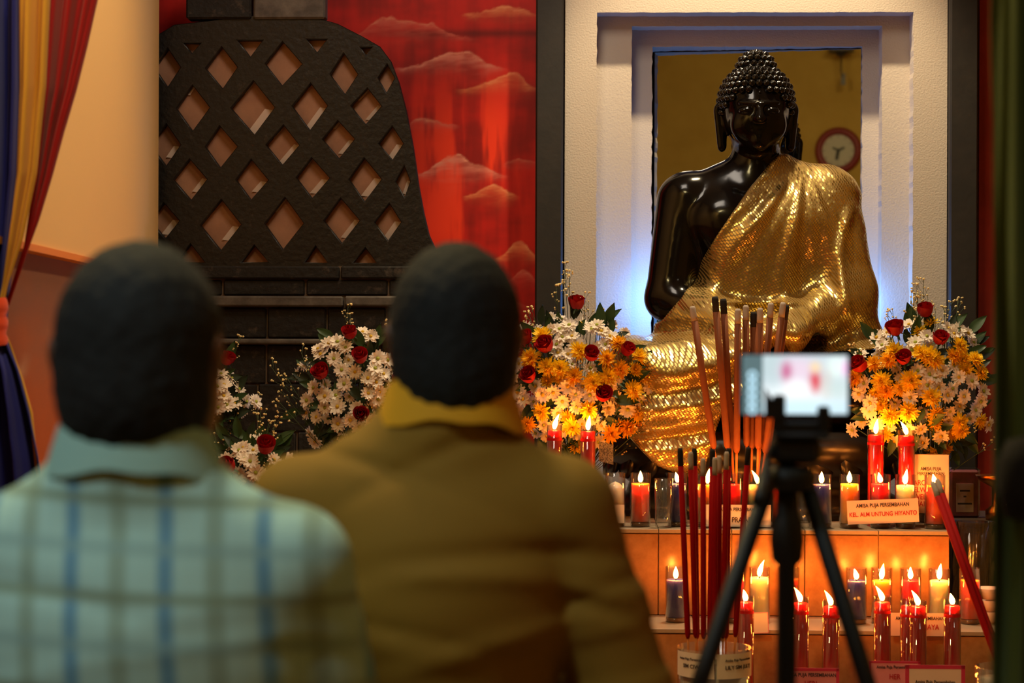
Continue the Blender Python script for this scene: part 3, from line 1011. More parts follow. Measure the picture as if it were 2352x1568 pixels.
# open the back below the lap so that it stays a cloth over the knees
D = smax(D, (Y - .24) + 0 * X + 0 * Z, .01)
robe_me = nets(D, f, 'robe', rm, 2)
co = np.empty(len(robe_me.vertices) * 3, np.float32); robe_me.vertices.foreach_get('co', co); co = co.reshape(-1, 3)
nr = np.empty(len(robe_me.vertices) * 3, np.float32); robe_me.vertices.foreach_get('normal', nr); nr = nr.reshape(-1, 3)
ca_, sa_ = math.cos(.62), math.sin(.62)
u = co[:, 0] + .55 * co[:, 1]; v = co[:, 2] - .75 * co[:, 1]
lapw = sstep(.66, .56, co[:, 2])
ang = .62 * (1 - lapw) - .10 * lapw
uvw = np.stack([u * np.cos(.62) + v * np.sin(.62), -u * np.sin(.62) + v * np.cos(.62), 0 * u], 1)
at = robe_me.attributes.new('cloth_uv', 'FLOAT_VECTOR', 'POINT')
at.data.foreach_set('vector', uvw.astype(np.float32).ravel())
tag(link('robe', robe_me, statue), 'gold sequinned robe over one shoulder and the lap')

# ------------------------------------------------------------------ candles
glass('clear_glass', (.96, .96, .95))
mat('glass_base', '#6a4a2c', 0.15, spec=.6)
mat('wick', '#1a1410', .9)
WAX = {'orange': '#ff5a12', 'red': '#e60c14', 'yellow': '#ffae24', 'white': '#ffecc8', 'blue': '#2a2a98', 'cream': '#ecd4bc'}
for k_, c_ in WAX.items():
    mat('wax_' + k_, c_, .45, sss=.07)
mat('wax_tall_red', '#e00c12', .3, sss=.035)
emit('flame', (1.0, .27, .03), 225)
emit('flame_base', (1.0, .30, .06), 6)


def flame_mesh(h, bend, seed):
    r = random.Random(seed)
    prof = [(0, 0), (.0030, .02), (.0058, .12), (.0074, .26), (.0072, .42), (.0055, .62), (.0032, .80), (.0013, .93), (0, 1)]
    b = MB(); n = 12
    vs = []; fs = []
    for rad, t in prof:
        off = bend * t * t
        for i in range(n):
            a = 2 * PI * i / n
            vs.append((rad * math.cos(a) + off * h, rad * math.sin(a), t * h))
    for j in range(len(prof) - 1):
        for i in range(n):
            fs.append((j * n + i, j * n + (i + 1) % n, (j + 1) * n + (i + 1) % n, (j + 1) * n + i))
    b.add(vs, fs, 0, True)
    return b.mesh('flame', MATS['flame'])


FL = [flame_mesh(.034, 0, 1), flame_mesh(.044, .12, 2), flame_mesh(.030, -.2, 3), flame_mesh(.040, -.45, 4), flame_mesh(.046, .30, 5)]
JR, JH = .0300, .158
gb = MB()
gb.lathe([(JR - .003, 0), (JR, .004), (JR, JH), (JR - .0022, JH + .0005), (JR - .0026, .016), (0, .015)], 40, caps=True)
glass_me = gb.mesh('glass', MATS['clear_glass'])
bb_ = MB(); bb_.lathe([(0, .001), (JR - .0035, .001), (JR - .003, .013), (0, .0145)], 32)
base_me = bb_.mesh('glass_foot', MATS['glass_base'])
def wax_mesh(m, top, peak=False):
    b = MB(); r = JR - .0032
    prof = [(0, .0155), (r, .0155), (r, top), (r - .002, top + .001)]
    prof += [(r * .5, top + .012), (0, top + .018)] if peak else [(r - .004, top - .003), (r * .4, top - .004), (0, top - .004)]
    b.lathe(prof, 32)
    return b.mesh('wax', m)
wax_cache = {}
def wick_at(parent, z, dx=0.0):
    MB().tube([(dx, 0, z - .004), (dx + .001, 0, z + .012)], .0012, 6).build('wick', MATS['wick'], parent)


def jar(px, Y, z, colr, label, top=.125, lit=0, peak=False, group=None, sc=1.0, fx=0.0):
    x = PX(px, Y, 1150 if z > .5 else 1370)
    o = empty('candle_jar', (x, Y, z), label=label, cat='candle', group=group)
    link('glass', glass_me, o, scale=sc)
    link('glass_foot', base_me, o, scale=sc)
    key = (colr, round(top, 3), peak)
    if key not in wax_cache: wax_cache[key] = wax_mesh(MATS['wax_' + colr], top, peak)
    link('wax', wax_cache[key], o, scale=sc)
    if lit is not None:
        wick_at(o, top * sc, fx)
        link('flame', FL[lit], o, loc=(fx, 0, top * sc + .004), rot=(0, 0, random.uniform(-.3, .3)))
    return o


JY = 6.075
G1 = 'jar candles in a row on the upper step'
jar(1413, JY, T1, 'cream', 'unlit cream jar candle with peaked wax and blank label, left end of upper step', .115, None, True, G1)
jar(1471, JY, T1, 'orange', 'lit orange jar candle beside the cream one on the upper step', .127, 0, group=G1)
jar(1556, JY + .02, T1, 'blue', 'lit blue jar candle touching the left water glass on the upper step', .126, 2, group=G1)
jar(1622, JY + .01, T1, 'yellow', 'lit yellow jar candle behind the red incense sticks on the upper step', .124, 1, group=G1, fx=.004)
jar(1681, JY + .005, T1, 'red', 'lit red jar candle above the white card with black lettering, upper step', .126, 0, group=G1, fx=-.01)
jar(1740, JY + .012, T1, 'white', 'lit white jar candle with leaning flame beside the tripod, upper step', .124, 3, group=G1)
jar(1795, JY + .03, T1, 'orange', 'orange jar candle half hidden by the tripod head on the upper step', .122, 2, group=G1)
jar(1887, JY, T1, 'blue', 'lit blue jar candle right of the tripod on the upper step', .128, 0, group=G1)
jar(1951, JY, T1, 'yellow', 'lit yellow jar candle left of the red lettered card, upper step', .130, 0, group=G1)
jar(2022, JY + .01, T1, 'red', 'lit red jar candle behind the red lettered card, upper step', .130, 2, group=G1)
jar(2079, JY + .01, T1, 'white', 'lit white jar candle behind the red lettered card, upper step', .126, 1, group=G1)
jar(2147, JY, T1, 'orange', 'lit orange jar candle at the right end of the upper step behind leaning incense', .127, 2, group=G1)
LYY = 5.86
G2 = 'jar candles in a row on the lower step'
jar(1552, LYY, T2, 'blue', 'lit blue jar candle left of the red incense on the lower step', .120, 0, group=G2)
jar(1688, LYY, T2, 'red', 'lit red jar candle behind the incense sticks on the lower step', .122, 1, group=G2)
jar(1744, LYY, T2, 'white', 'lit white jar candle with tall leaning flame and small pink tag, lower step', .128, 4, group=G2)
jar(1812, LYY, T2, 'orange', 'orange jar candle behind the tripod column on the lower step', .126, 2, group=G2)
jar(1967, LYY, T2, 'blue', 'lit blue jar candle right of the tripod leg on the lower step', .122, 2, group=G2)
jar(2025, LYY + .01, T2, 'yellow', 'lit yellow jar candle behind a tall red candle on the lower step', .122, 1, group=G2)
jar(2091, LYY, T2, 'red', 'lit red jar candle between yellow and white ones on the lower step', .124, 0, group=G2)
jar(2157, LYY, T2, 'white', 'lit white jar candle above the pink card on the lower step', .124, 1, group=G2)
jar(2228, LYY + .02, T2, 'orange', 'lit orange jar candle at the right end of the lower step', .124, 0, group=G2)

# water glasses
wm = glass('water', (.93, .94, .92), 1.2, .01)
for px, lab in ((1529, 'clear glass of water standing beside the left blue jar candle'), (1845, 'clear glass of water beside the blue jar candle right of the tripod')):
    Y = JY - .005
    o = empty('water_glass', (PX(px, Y - .03, 1150), Y - .032 if px == 1529 else Y, T1), label=lab, cat='glass', group='water glasses on the upper step')
    if px == 1529: o.location = (PX(1524, 6.045, 1150), 6.045, T1)
    b = MB(); b.lathe([(0, .0), (.024, 0), (.0285, .006), (.032, .168), (.0300, .1685), (.027, .018), (0, .016)], 40)
    b.build('tumbler', MATS['clear_glass'], o, scale=.86)
    b = MB(); b.lathe([(0, .018), (.0262, .018), (.0292, .142), (0, .142)], 32)
    b.build('water', wm, o, scale=.86)

# tall red candles in thin clear sleeves
def tall(px, pytop, Y, z, label, lit, group, r=.0215, lean=0.0, sleeve=.016):
    top = PZ(pytop, Y, px) - z
    o = empty('tall_candle', (PX(px, Y, pytop + 150), Y, z), label=label, cat='candle', group=group)
    b = MB()
    b.lathe([(0, 0), (r * 1.06, 0), (r * 1.06, .01), (r, .014), (r * .97, top - .022), (r * .985, top - .020), (r * .985, top - .002), (r * .8, top), (0, top - .004)], 32)
    b.build('wax', MATS['wax_tall_red'], o)
    b = MB(); b.lathe([(r * 1.10, .002), (r * 1.05, top + sleeve), (r * 1.02, top + sleeve), (r * 1.07, .004)], 32, caps=False)
    b.build('glass_sleeve', MATS['clear_glass'], o)
    b = MB(); b.lathe([(r * 1.065, top - .030), (r * 1.075, top - .028), (r * 1.075, top - .024), (r * 1.065, top - .022)], 32, caps=False)
    b.build('rim_band', MATS['wax_tall_red'], o)
    MB().tube([(0, 0, top - .006), (.001, 0, top + .008)], .0013, 6).build('wick', MATS['wick'], o)
    if lit is not None:
        link('flame', FL[lit], o, loc=(0, 0, top + .003), rot=(0, 0, random.uniform(-.2, .2)))
    return o
G3 = 'tall red candles behind the upper row'
TY = 6.125
tall(1273, 988, TY, T1, 'left one of the two tall red candles before the left yellow bouquet', 4, G3)
tall(1350, 990, TY, T1, 'right one of the two tall red candles before the left yellow bouquet', 1, G3)
tall(2011, 998, TY + .022, T1, 'left one of the two tall red candles before the right bouquet', 1, G3, r=.0235)
tall(2081, 1000, TY + .022, T1, 'right one of the two tall red candles before the right bouquet', 3, G3, r=.0235)
G4 = 'tall red candles in front of the lower step'
FY = 5.58
tall(1712, 1382, FY, T3, 'tall red candle directly behind the labelled incense pot', 2, G4)
tall(1838, 1384, FY, T3, 'tall red candle half hidden by the tripod column, front row', 3, G4)
tall(1908, 1392, FY, T3, 'tall red candle between the tripod legs above a pink card', 3, G4)
tall(2026, 1382, FY, T3, 'tall red candle left of the pink lettered card, front row', 3, G4)
tall(2086, 1390, FY + .05, T3, 'tall red candle tucked behind another before the pink card', None, G4)
tall(2108, 1392, FY - .02, T3, 'tall red candle with long leaning flame overlapping the pink card', 3, G4)
tall(2187, 1390, FY, T3, 'tall red candle at the right end of the front row', 2, G4)
tall(1300, 1420, FY, T3, 'tall red candle glimpsed under the arm of the mustard shirt', None, G4)

# ------------------------------------------------------------------ incense
mat('joss_red', '#960706', .8, spec=.1, bump=(300, .1, .001))
mat('joss_orange', '#7c3e14', .7, bump=(300, .1, .001))
mat('joss_core', '#c87832', .7)
mat('ash_grey', '#a8988c', .9, bump=(200, .3, .001))
mat('char_black', '#161112', .9)
mat('sand_grey', '#9a8e78', .95)


def stick(px0, py0, px1, py1, Y0, Y1, tip, m, label, group, r=.0072, tail=.06, bend=0.0):
    a, bq = P(px1, py1, Y1), P(px0, py0, Y0)
    d = (bq - a).normalized()
    L = (bq - a).length
    o = empty('incense_stick', a - d * tail, label=label, cat='incense', group=group)
    loc = lambda t: d * (tail + t * L)
    t_end = 1 - (.045 / L)
    MB().tube([loc(.0), loc(.012), loc(.03), loc(.5) + Vector((bend, 0, 0)), loc(t_end)], [r * .5, r * .8, r, r, r], 10).build('stick_body', m, o)
    MB().tube([d * 0, loc(.01)], r * .35, 8).build('handle', MATS['joss_core'], o)
    if tip == 'ash':
        MB().tube([loc(t_end), loc(t_end + .03) , loc(.985), loc(1)], [r * .95, r * .92, r * .9, r * .6], 10).build('ash_tip', MATS['ash_grey'], o)
    else:
        MB().tube([loc(t_end), loc(.985), loc(1)], [r, r, r * .8], 10).build('charred_tip', MATS['char_black'], o)
    return o


IY = 5.20
# glass pot with paper labels
rim_z = PZ(1484, IY, 1640)
pot = empty('incense_pot', (PX(1640, IY, 1500), IY, T3), label='wide clear glass pot of sand with two white name labels holding red incense', cat='pot')
ph = rim_z - T3; pr = .094
MB().lathe([(0, 0), (pr * .9, 0), (pr * .93, .01), (pr, ph), (pr - .004, ph), (pr * .9, .014), (0, .012)], 48).build('glass', MATS['clear_glass'], pot)
MB().lathe([(0, .014), (pr * .88, .015), (pr * .955, ph - .035), (0, ph - .028)], 48).build('sand', MATS['sand_grey'], pot)
mat('paper_white', '#e8d8cc', .8)
mat('paper_pink', '#e88890', .75)
mat('paper_pale', '#ecc8b4', .8)
mat('card_red', '#d02c50', .7)
mat('ink_red', '#c01820', .7)
mat('ink_dark', '#3a2a26', .7)


def curved_label(a0, a1, z0, z1, r, lines, parent):
    b = MB(); n = 16
    rows = [[(r * math.sin(a0 + (a1 - a0) * i / n), -r * math.cos(a0 + (a1 - a0) * i / n), z) for i in range(n + 1)] for z in (z0, z1)]
    b.grid(rows, 0, True)
    o = b.build('paper_label', MATS['paper_white'], parent)
    am = (a0 + a1) / 2
    for txt, size, zz, m in lines:
        me = text_mesh(txt, size, m, bold=size * .012)
        c = np.empty(len(me.vertices) * 3, np.float32); me.vertices.foreach_get('co', c); c = c.reshape(-1, 3)
        a = am + c[:, 0] / r
        out = np.stack([(r + .0012 - c[:, 1]) * np.sin(a), -(r + .0012 - c[:, 1]) * np.cos(a), c[:, 2] + zz], 1)
        me.vertices.foreach_set('co', out.astype(np.float32).ravel()); me.update()
        link('lettering', me, o)
lz0, lz1 = ph - .068, ph - .006
curved_label(-1.35, -.05, lz0, lz1, pr + .0012, [('Amisa Puja Persembahan', .0085, ph - .022, MATS['ink_dark']), ('SIM CIWI', .0135, ph - .040, MATS['ink_dark'])], pot)
curved_label(.02, 1.35, lz0, lz1, pr + .0012, [('Amisa Puja Persembahan', .0085, ph - .022, MATS['ink_dark']), ('LILY SIM (LILY)', .0135, ph - .040, MATS['ink_dark'])], pot)

RLAB = ['leftmost dark red incense stick in the labelled pot, charred tip, leaning left', 'second charred red incense stick from the left in the labelled pot',
        'leftmost ash tipped red incense stick in the labelled pot', 'short ash tipped red incense stick before the candle flame in the pot',
        'charred red incense stick in the middle of the labelled pot', 'ash tipped red incense stick in front of the middle charred one in the pot',
        'ash tipped red incense stick just right of the middle of the pot', 'rightmost ash tipped red incense stick in the labelled pot',
        'charred red incense stick behind the rightmost ash tipped one in the pot', 'rightmost red incense stick in the labelled pot, charred tip, leaning right']
OLAB = ['leftmost orange incense stick before the gold robe, with a bent ash tip', 'tallest orange incense stick with a charred tip, second from the left',
        'charred orange incense stick just right of the tallest one', 'thin ash tipped orange incense stick in the middle of the bunch',
        'bright orange incense stick with pale ash tip right of the middle', 'short charred orange incense stick between two ash tipped ones',
        'ash tipped orange incense stick right of the short charred one', 'ash tipped orange incense stick leaning right, third from the right end',
        'ash tipped orange incense stick at the right end of the bunch', 'charred orange incense stick at the right end of the bunch']
RED = [((1562, 1029), (1580, 1466), 'char', -.05), ((1595, 1029), (1601, 1466), 'char', .03), ((1586, 1037), (1598, 1464), 'ash', -.03), ((1615, 1052), (1616, 1466), 'ash', -.05),
       ((1637, 1031), (1630, 1466), 'char', .04), ((1642, 1050), (1641, 1466), 'ash', -.045), ((1652, 1046), (1651, 1466), 'ash', -.01), ((1669, 1037), (1661, 1465), 'ash', -.04),
       ((1674, 1029), (1668, 1465), 'char', .02), ((1719, 1027), (1689, 1462), 'char', -.02)]
for i, (t_, b_, tip, dy) in enumerate(RED):
    stick(*t_, *b_, IY + dy, IY + dy * .6, tip, MATS['joss_red'],
          RLAB[i], 'red incense sticks in the labelled pot', tail=.07)
OY = 6.175
ORG = [((1590, 703), (1640, 1030), 'ash', 0), ((1642, 681), (1671, 1030), 'char', -.02), ((1661, 686), (1681, 1030), 'char', .025), ((1695, 709), (1692, 1040), 'ash', -.02),
       ((1713, 701), (1715, 1024), 'ash', .005), ((1731, 716), (1727, 1030), 'char', .03), ((1746, 707), (1741, 1030), 'ash', -.025), ((1771, 695), (1746, 1030), 'ash', .015), ((1799, 694), (1757, 1040), 'ash', -.015), ((1806, 700), (1764, 1035), 'char', .02)]
for i, (t_, b_, tip, dy) in enumerate(ORG):
    stick(*t_, *b_, OY - .05 + dy, OY + dy * .5, tip, MATS['joss_orange'],
          OLAB[i], 'orange incense sticks before the statue', r=.0102, tail=.10)
op = empty('incense_bowl', (PX(1700, OY, 1150), OY + .0, T1), label='small dark incense bowl behind the upper candle row holding orange sticks', cat='bowl')
MB().lathe([(0, 0), (.045, 0), (.05, .006), (.066, .09), (.07, .095), (.064, .096), (.05, .02), (0, .018)], 36).build('bowl_wall', MATS['lamp_dark'], op)
MB().lathe([(0, .02), (.049, .021), (.062, .085), (0, .087)], 32).build('ash_fill', MATS['sand_grey'], op)

# a second pot at the right holding two leaning sticks
G5 = 'two leaning red incense sticks at the right'
stick(2142, 1107, 2300, 1545, 5.35, 5.05, 'ash', MATS['joss_red'], 'lower one of the two long red incense sticks leaning at the right', G5, r=.0082, tail=.07)
stick(2152, 1101, 2306, 1540, 5.38, 5.08, 'ash', MATS['joss_red'], 'upper one of the two long red incense sticks leaning at the right', G5, r=.0082, tail=.07)
rp = P(2318, 1560, 5.05)
p2 = empty('incense_pot', (rp.x, 5.06, T3), label='glass pot of sand at the right end holding two leaning red sticks', cat='pot')
h2 = P(2300, 1560, 5.05).z - T3 + .03
MB().lathe([(0, 0), (.075, 0), (.078, .01), (.08, h2), (.076, h2), (.07, .014), (0, .012)], 40).build('glass', MATS['clear_glass'], p2)
MB().lathe([(0, .014), (.068, .015), (.074, h2 - .03), (0, h2 - .025)], 40).build('sand', MATS['sand_grey'], p2)

# ------------------------------------------------------------------ name cards
def card(px, py, wpx, hpx, Y, label, lines, m, border=None, tilt=0.0, lean=0.0, z0=None, foot=True, yaw=0.0):
    """upright card; lines = (text, size in pixels, dy in pixels from the centre, material)"""
    s = Y * K
    c = P(px, py, Y)
    w, h = wpx * s, hpx * s
    o = empty('name_card', c, label=label, cat='card')
    o.rotation_euler = (lean, -tilt, yaw)
    MB().box(-w / 2, w / 2, 0, .0012, -h / 2, h / 2).build('paper', m, o)
    if border:
        bw = border[1] * s
        b = MB()
        for (xa, xb, za, zb) in ((-w / 2, w / 2, h / 2 - bw, h / 2), (-w / 2, w / 2, -h / 2, -h / 2 + bw), (-w / 2, -w / 2 + bw, -h / 2, h / 2), (w / 2 - bw, w / 2, -h / 2, h / 2)):
            b.box(xa, xb, -.0006, .0002, za, zb)
        b.build('border', border[0], o)
    for txt, size, dy, mm_, *dx in lines:
        me = text_mesh(txt, size * s, mm_, bold=size * s * .008, squash=.82)
        link('lettering', me, o, loc=((dx[0] if dx else 0) * s, -.0012, -dy * s))
    return o
D_, R_ = MATS['ink_dark'], MATS['ink_red']
card(2028, 1174, 162, 54, 6.030, 'tilted pale card with red lettering leaning on jars of the upper step', [('AMISA PUJA PERSEMBAHAN', 12, -14, D_), ('KEL. ALM UNTUNG HIYANTO', 14, 6, R_)], MATS['paper_pale'], tilt=math.radians(2.6), lean=-.06)
card(1690, 1184, 160, 50, 6.032, 'pale card with black lettering behind the red incense, upper step', [('AMISA PUJA PERSEMBAHAN', 11, -14, D_), ('S PRAJARI', 17, 10, D_, 10)], MATS['paper_white'], lean=-.05)
card(2138, 1111, 84, 136, 6.16, 'tall pale card with thin border and red lettering below the right bouquet',
     [('AMISA PUJA', 11, -34, D_), ('PERSEMBAHAN', 11, -23, D_), ('ARO', 17, -2, R_, -25), ('ELW', 17, 14, R_, -25), ('VEL', 17, 30, R_, -22), ('NAN', 17, 46, R_, -22)], MATS['paper_pale'], border=(MATS['ink_dark'], 1.2), lean=-.04)
card(1862, 1568, 130, 68, 5.50, 'pink bordered card before the tall red candle between tripod legs', [('AMISA PUJA PERSEMBAHAN', 11.5, -18, D_), ('HERI', 17, 2, R_)], MATS['paper_pink'], border=(MATS['card_red'], 7), lean=-.03)
card(2055, 1556, 116, 76, 5.52, 'pink card with rosy edge under the left tall candle of the right cluster', [('Amisa Puja Persembahan', 10, -24, D_), ('HER', 17, -2, R_)], MATS['paper_pink'], border=(MATS['card_red'], 5), lean=-.03)
card(2148, 1562, 136, 70, 5.50, 'orange-pink card with rosy edge under the rightmost tall candles', [('Amisa Puja Persembahan', 11, 4, D_)], MATS['paper_pale'], border=(MATS['card_red'], 9), lean=-.03)
card(2113, 1434, 132, 52, 5.704, 'pink lettered card taped to the edge of the lower step', [('AMISA PUJA PERSEMBAHAN', 11, -14, D_), ('TONI WIJAYA', 17, 6, R_)], MATS['paper_pale'], lean=0)
card(1746, 1430, 38, 48, 5.704, 'small blank pale tag hanging below the white jar candle', [], MATS['paper_white'], border=(MATS['paper_pink'], 1.5), tilt=.05)
card(1362, 1560, 76, 66, 5.5, 'pink card low beside the elbow of the mustard shirt', [('AMISA PUJA', 11, -16, D_), ('DA', 17, 6, R_)], MATS['paper_pale'], border=(MATS['card_red'], 7), tilt=-.12, lean=-.03)
card(1288, 1560, 34, 96, 5.46, 'narrow pink card glimpsed under the arm of the mustard shirt', [], MATS['paper_pink'], border=(MATS['card_red'], 5), lean=-.03)
card(1413, 1180, 42, 42, 6.040, 'small blank pale label stuck on the cream jar candle', [], MATS['paper_white'])
# ------------------------------------------------------------------ flowers
mat('petal_white', '#f4e8da', .6, trans=.25)
mat('petal_yellow', '#ffd61e', .6, trans=.25)
mat('petal_amber', '#fcc018', .6, trans=.25)
mat('petal_red', '#a00812', .5, trans=.1, spec=.3)
mat('disc_green', '#9aa030', .7)
mat('disc_yellow', '#c8a018', .7)
mat('leaf_green', '#2e4a24', .5, trans=.15)
mat('leaf_dark', '#1c2e1a', .55, trans=.1)
mat('stem_green', '#3a4a26', .7)
mat('tiny_cream', '#e8d49a', .7)
mat('vase_dark', '#2a2420', .35)


def petal(b, az, tilt, L, wd, curl_, mi, z0=0.0, r0=0.0, cup=0.0, nseg=3):
    """one petal as a cupped strip: az azimuth, tilt above the flower plane"""
    rows = []
    for j in range(nseg + 1):
        t = j / nseg
        w = wd * (math.sin(PI * min(1, .18 + t * .74)) ** .8)
        a = tilt + curl_ * t
        rr = r0 + L * (t * math.cos(a)); zz = z0 + L * t * math.sin(a)
        row = []
        for k in (-1, 0, 1):
            row.append(Vector((rr, k * w / 2, zz + cup * abs(k))))
        rows.append(row)
    R_ = Matrix.Rotation(az, 3, 'Z')
    b.grid([[R_ @ p for p in r] for r in rows], mi, True)


def daisy(seed):
    r = random.Random(seed); b = MB()
    for ring_, (n, L, tl) in enumerate(((13, .026, .12), (11, .022, .38))):
        for i in range(n):
            petal(b, 2 * PI * (i + .5 * ring_) / n + r.uniform(-.1, .1), tl + r.uniform(-.12, .18), L * r.uniform(.92, 1.10), .0118, r.uniform(-.35, .1), 0, r0=.002, cup=.0012)
    b.lathe([(0, -.002), (.0055, .001), (.0060, .004), (.0035, .0068), (0, .0072)], 10, 1)
    return b.mesh('daisy', [MATS['petal_white'], MATS['disc_green' if seed % 2 else 'disc_yellow']])


def mum(seed, m):
    r = random.Random(seed); b = MB()
    for n, L, tl, z0 in ((18, .034, -.10, .002), (17, .032, .18, .004), (15, .028, .48, .006), (12, .023, .82, .008), (8, .018, 1.15, .010), (4, .013, 1.4, .011)):
        for i in range(n):
            petal(b, 2 * PI * i / n + r.uniform(-.15, .15), tl + r.uniform(-.15, .15), L * r.uniform(.88, 1.12), .0086, r.uniform(-.15, .45), 0, z0=z0, cup=.0016)
    return b.mesh('chrysanthemum', [m])


def rose(seed):
    r = random.Random(seed); b = MB()
    for k in range(11):
        t = k / 10
        az = k * 2.4 + r.uniform(-.2, .2)
        R0 = .005 + .017 * t; hgt = .042 - .006 * t
        rows = []
        span = 1.25 if k > 1 else 2.6
        for j in range(6):
            v = j / 5
            rad = R0 * (.55 + .62 * math.sin(PI * min(1, .12 + .62 * v))) + (.006 * t * max(0, v - .7) / .3)
            z = hgt * v - .004 * t * max(0, v - .75) / .25
            row = []
            for i in range(7):
                u_ = (i / 6 - .5) * 2
                a = az + u_ * span * (.75 + .3 * math.sin(PI * v))
                row.append(Vector((rad * math.cos(a), rad * math.sin(a), z - .004 * u_ * u_ * v)))
            rows.append(row)
        b.grid(rows, 0, True)
    for i in range(5):
        petal(b, 2 * PI * i / 5, -.3, .022, .006, -.4, 1, z0=.001, r0=.006)
    b.lathe([(0, -.012), (.006, -.008), (.009, 0), (.010, .006), (0, .01)], 10, 1)
    return b.mesh('rose', [MATS['petal_red'], MATS['leaf_green']])


def sprig(seed):
    r = random.Random(seed); b = MB()
    def bloom(p):
        s = r.uniform(.0034, .0052)
        b.lathe([(0, -s), (s * .7, -s * .4), (s, s * .3), (s * .55, s * .8), (0, s * .7)], 6, 1, mtx=Matrix.Translation(p))
    b.tube([(0, 0, -.10), (0, 0, .04), (.004, .002, .12)], [.0016, .0012, .0008], 5, 0)
    for i in range(7):
        z = .0 + .017 * i; a = r.uniform(0, 2 * PI); L = r.uniform(.018, .05)
        d = Vector((math.cos(a) * .6, math.sin(a) * .6, .9)).normalized()
        base_ = Vector((0, 0, z)); tip = base_ + d * L
        b.tube([base_, base_ + d * L * .5 + Vector((0, 0, -.003)), tip], .0007, 4, 0); bloom(tip)
        for q in range(1):
            e = (d + Vector((r.uniform(-.8, .8), r.uniform(-.8, .8), .2))).normalized()
            t2 = base_ + d * L * .6 + e * r.uniform(.010, .022)
            b.tube([base_ + d * L * .6, t2], .0006, 4, 0); bloom(t2)
    bloom(Vector((.004, .002, .123)))
    return b.mesh('sprig', [MATS['stem_green'], MATS['tiny_cream']])


def leaf(seed, m):
    r = random.Random(seed); b = MB()
    L, w = .06, .026
    rows = []
    for j in range(8):
        t = j / 7
        ww = w * math.sin(PI * t ** .8) ** .9 / 2
        bend_ = -.012 * t * t
        rows.append([Vector((k * ww, L * t, bend_ - .004 * abs(k) * 0 + abs(k) * .003)) for k in (-1, -.5, 0, .5, 1)])
    b.grid(rows, 0, True)
    b.tube([(0, -.03, .0), (0, .0, 0), (0, L * .9, -.010)], [.0012, .001, .0004], 5, 0)
    return b.mesh('leaf', [m])


DAISY = [daisy(i) for i in range(4)]
MUM = [mum(i, MATS['petal_yellow'] if i != 1 else MATS['petal_amber']) for i in range(3)]
ROSE = [rose(i) for i in range(3)]
SPRIG = [sprig(i) for i in range(4)]
LEAF = [leaf(i, MATS['leaf_green'] if i else MATS['leaf_dark']) for i in range(3)]


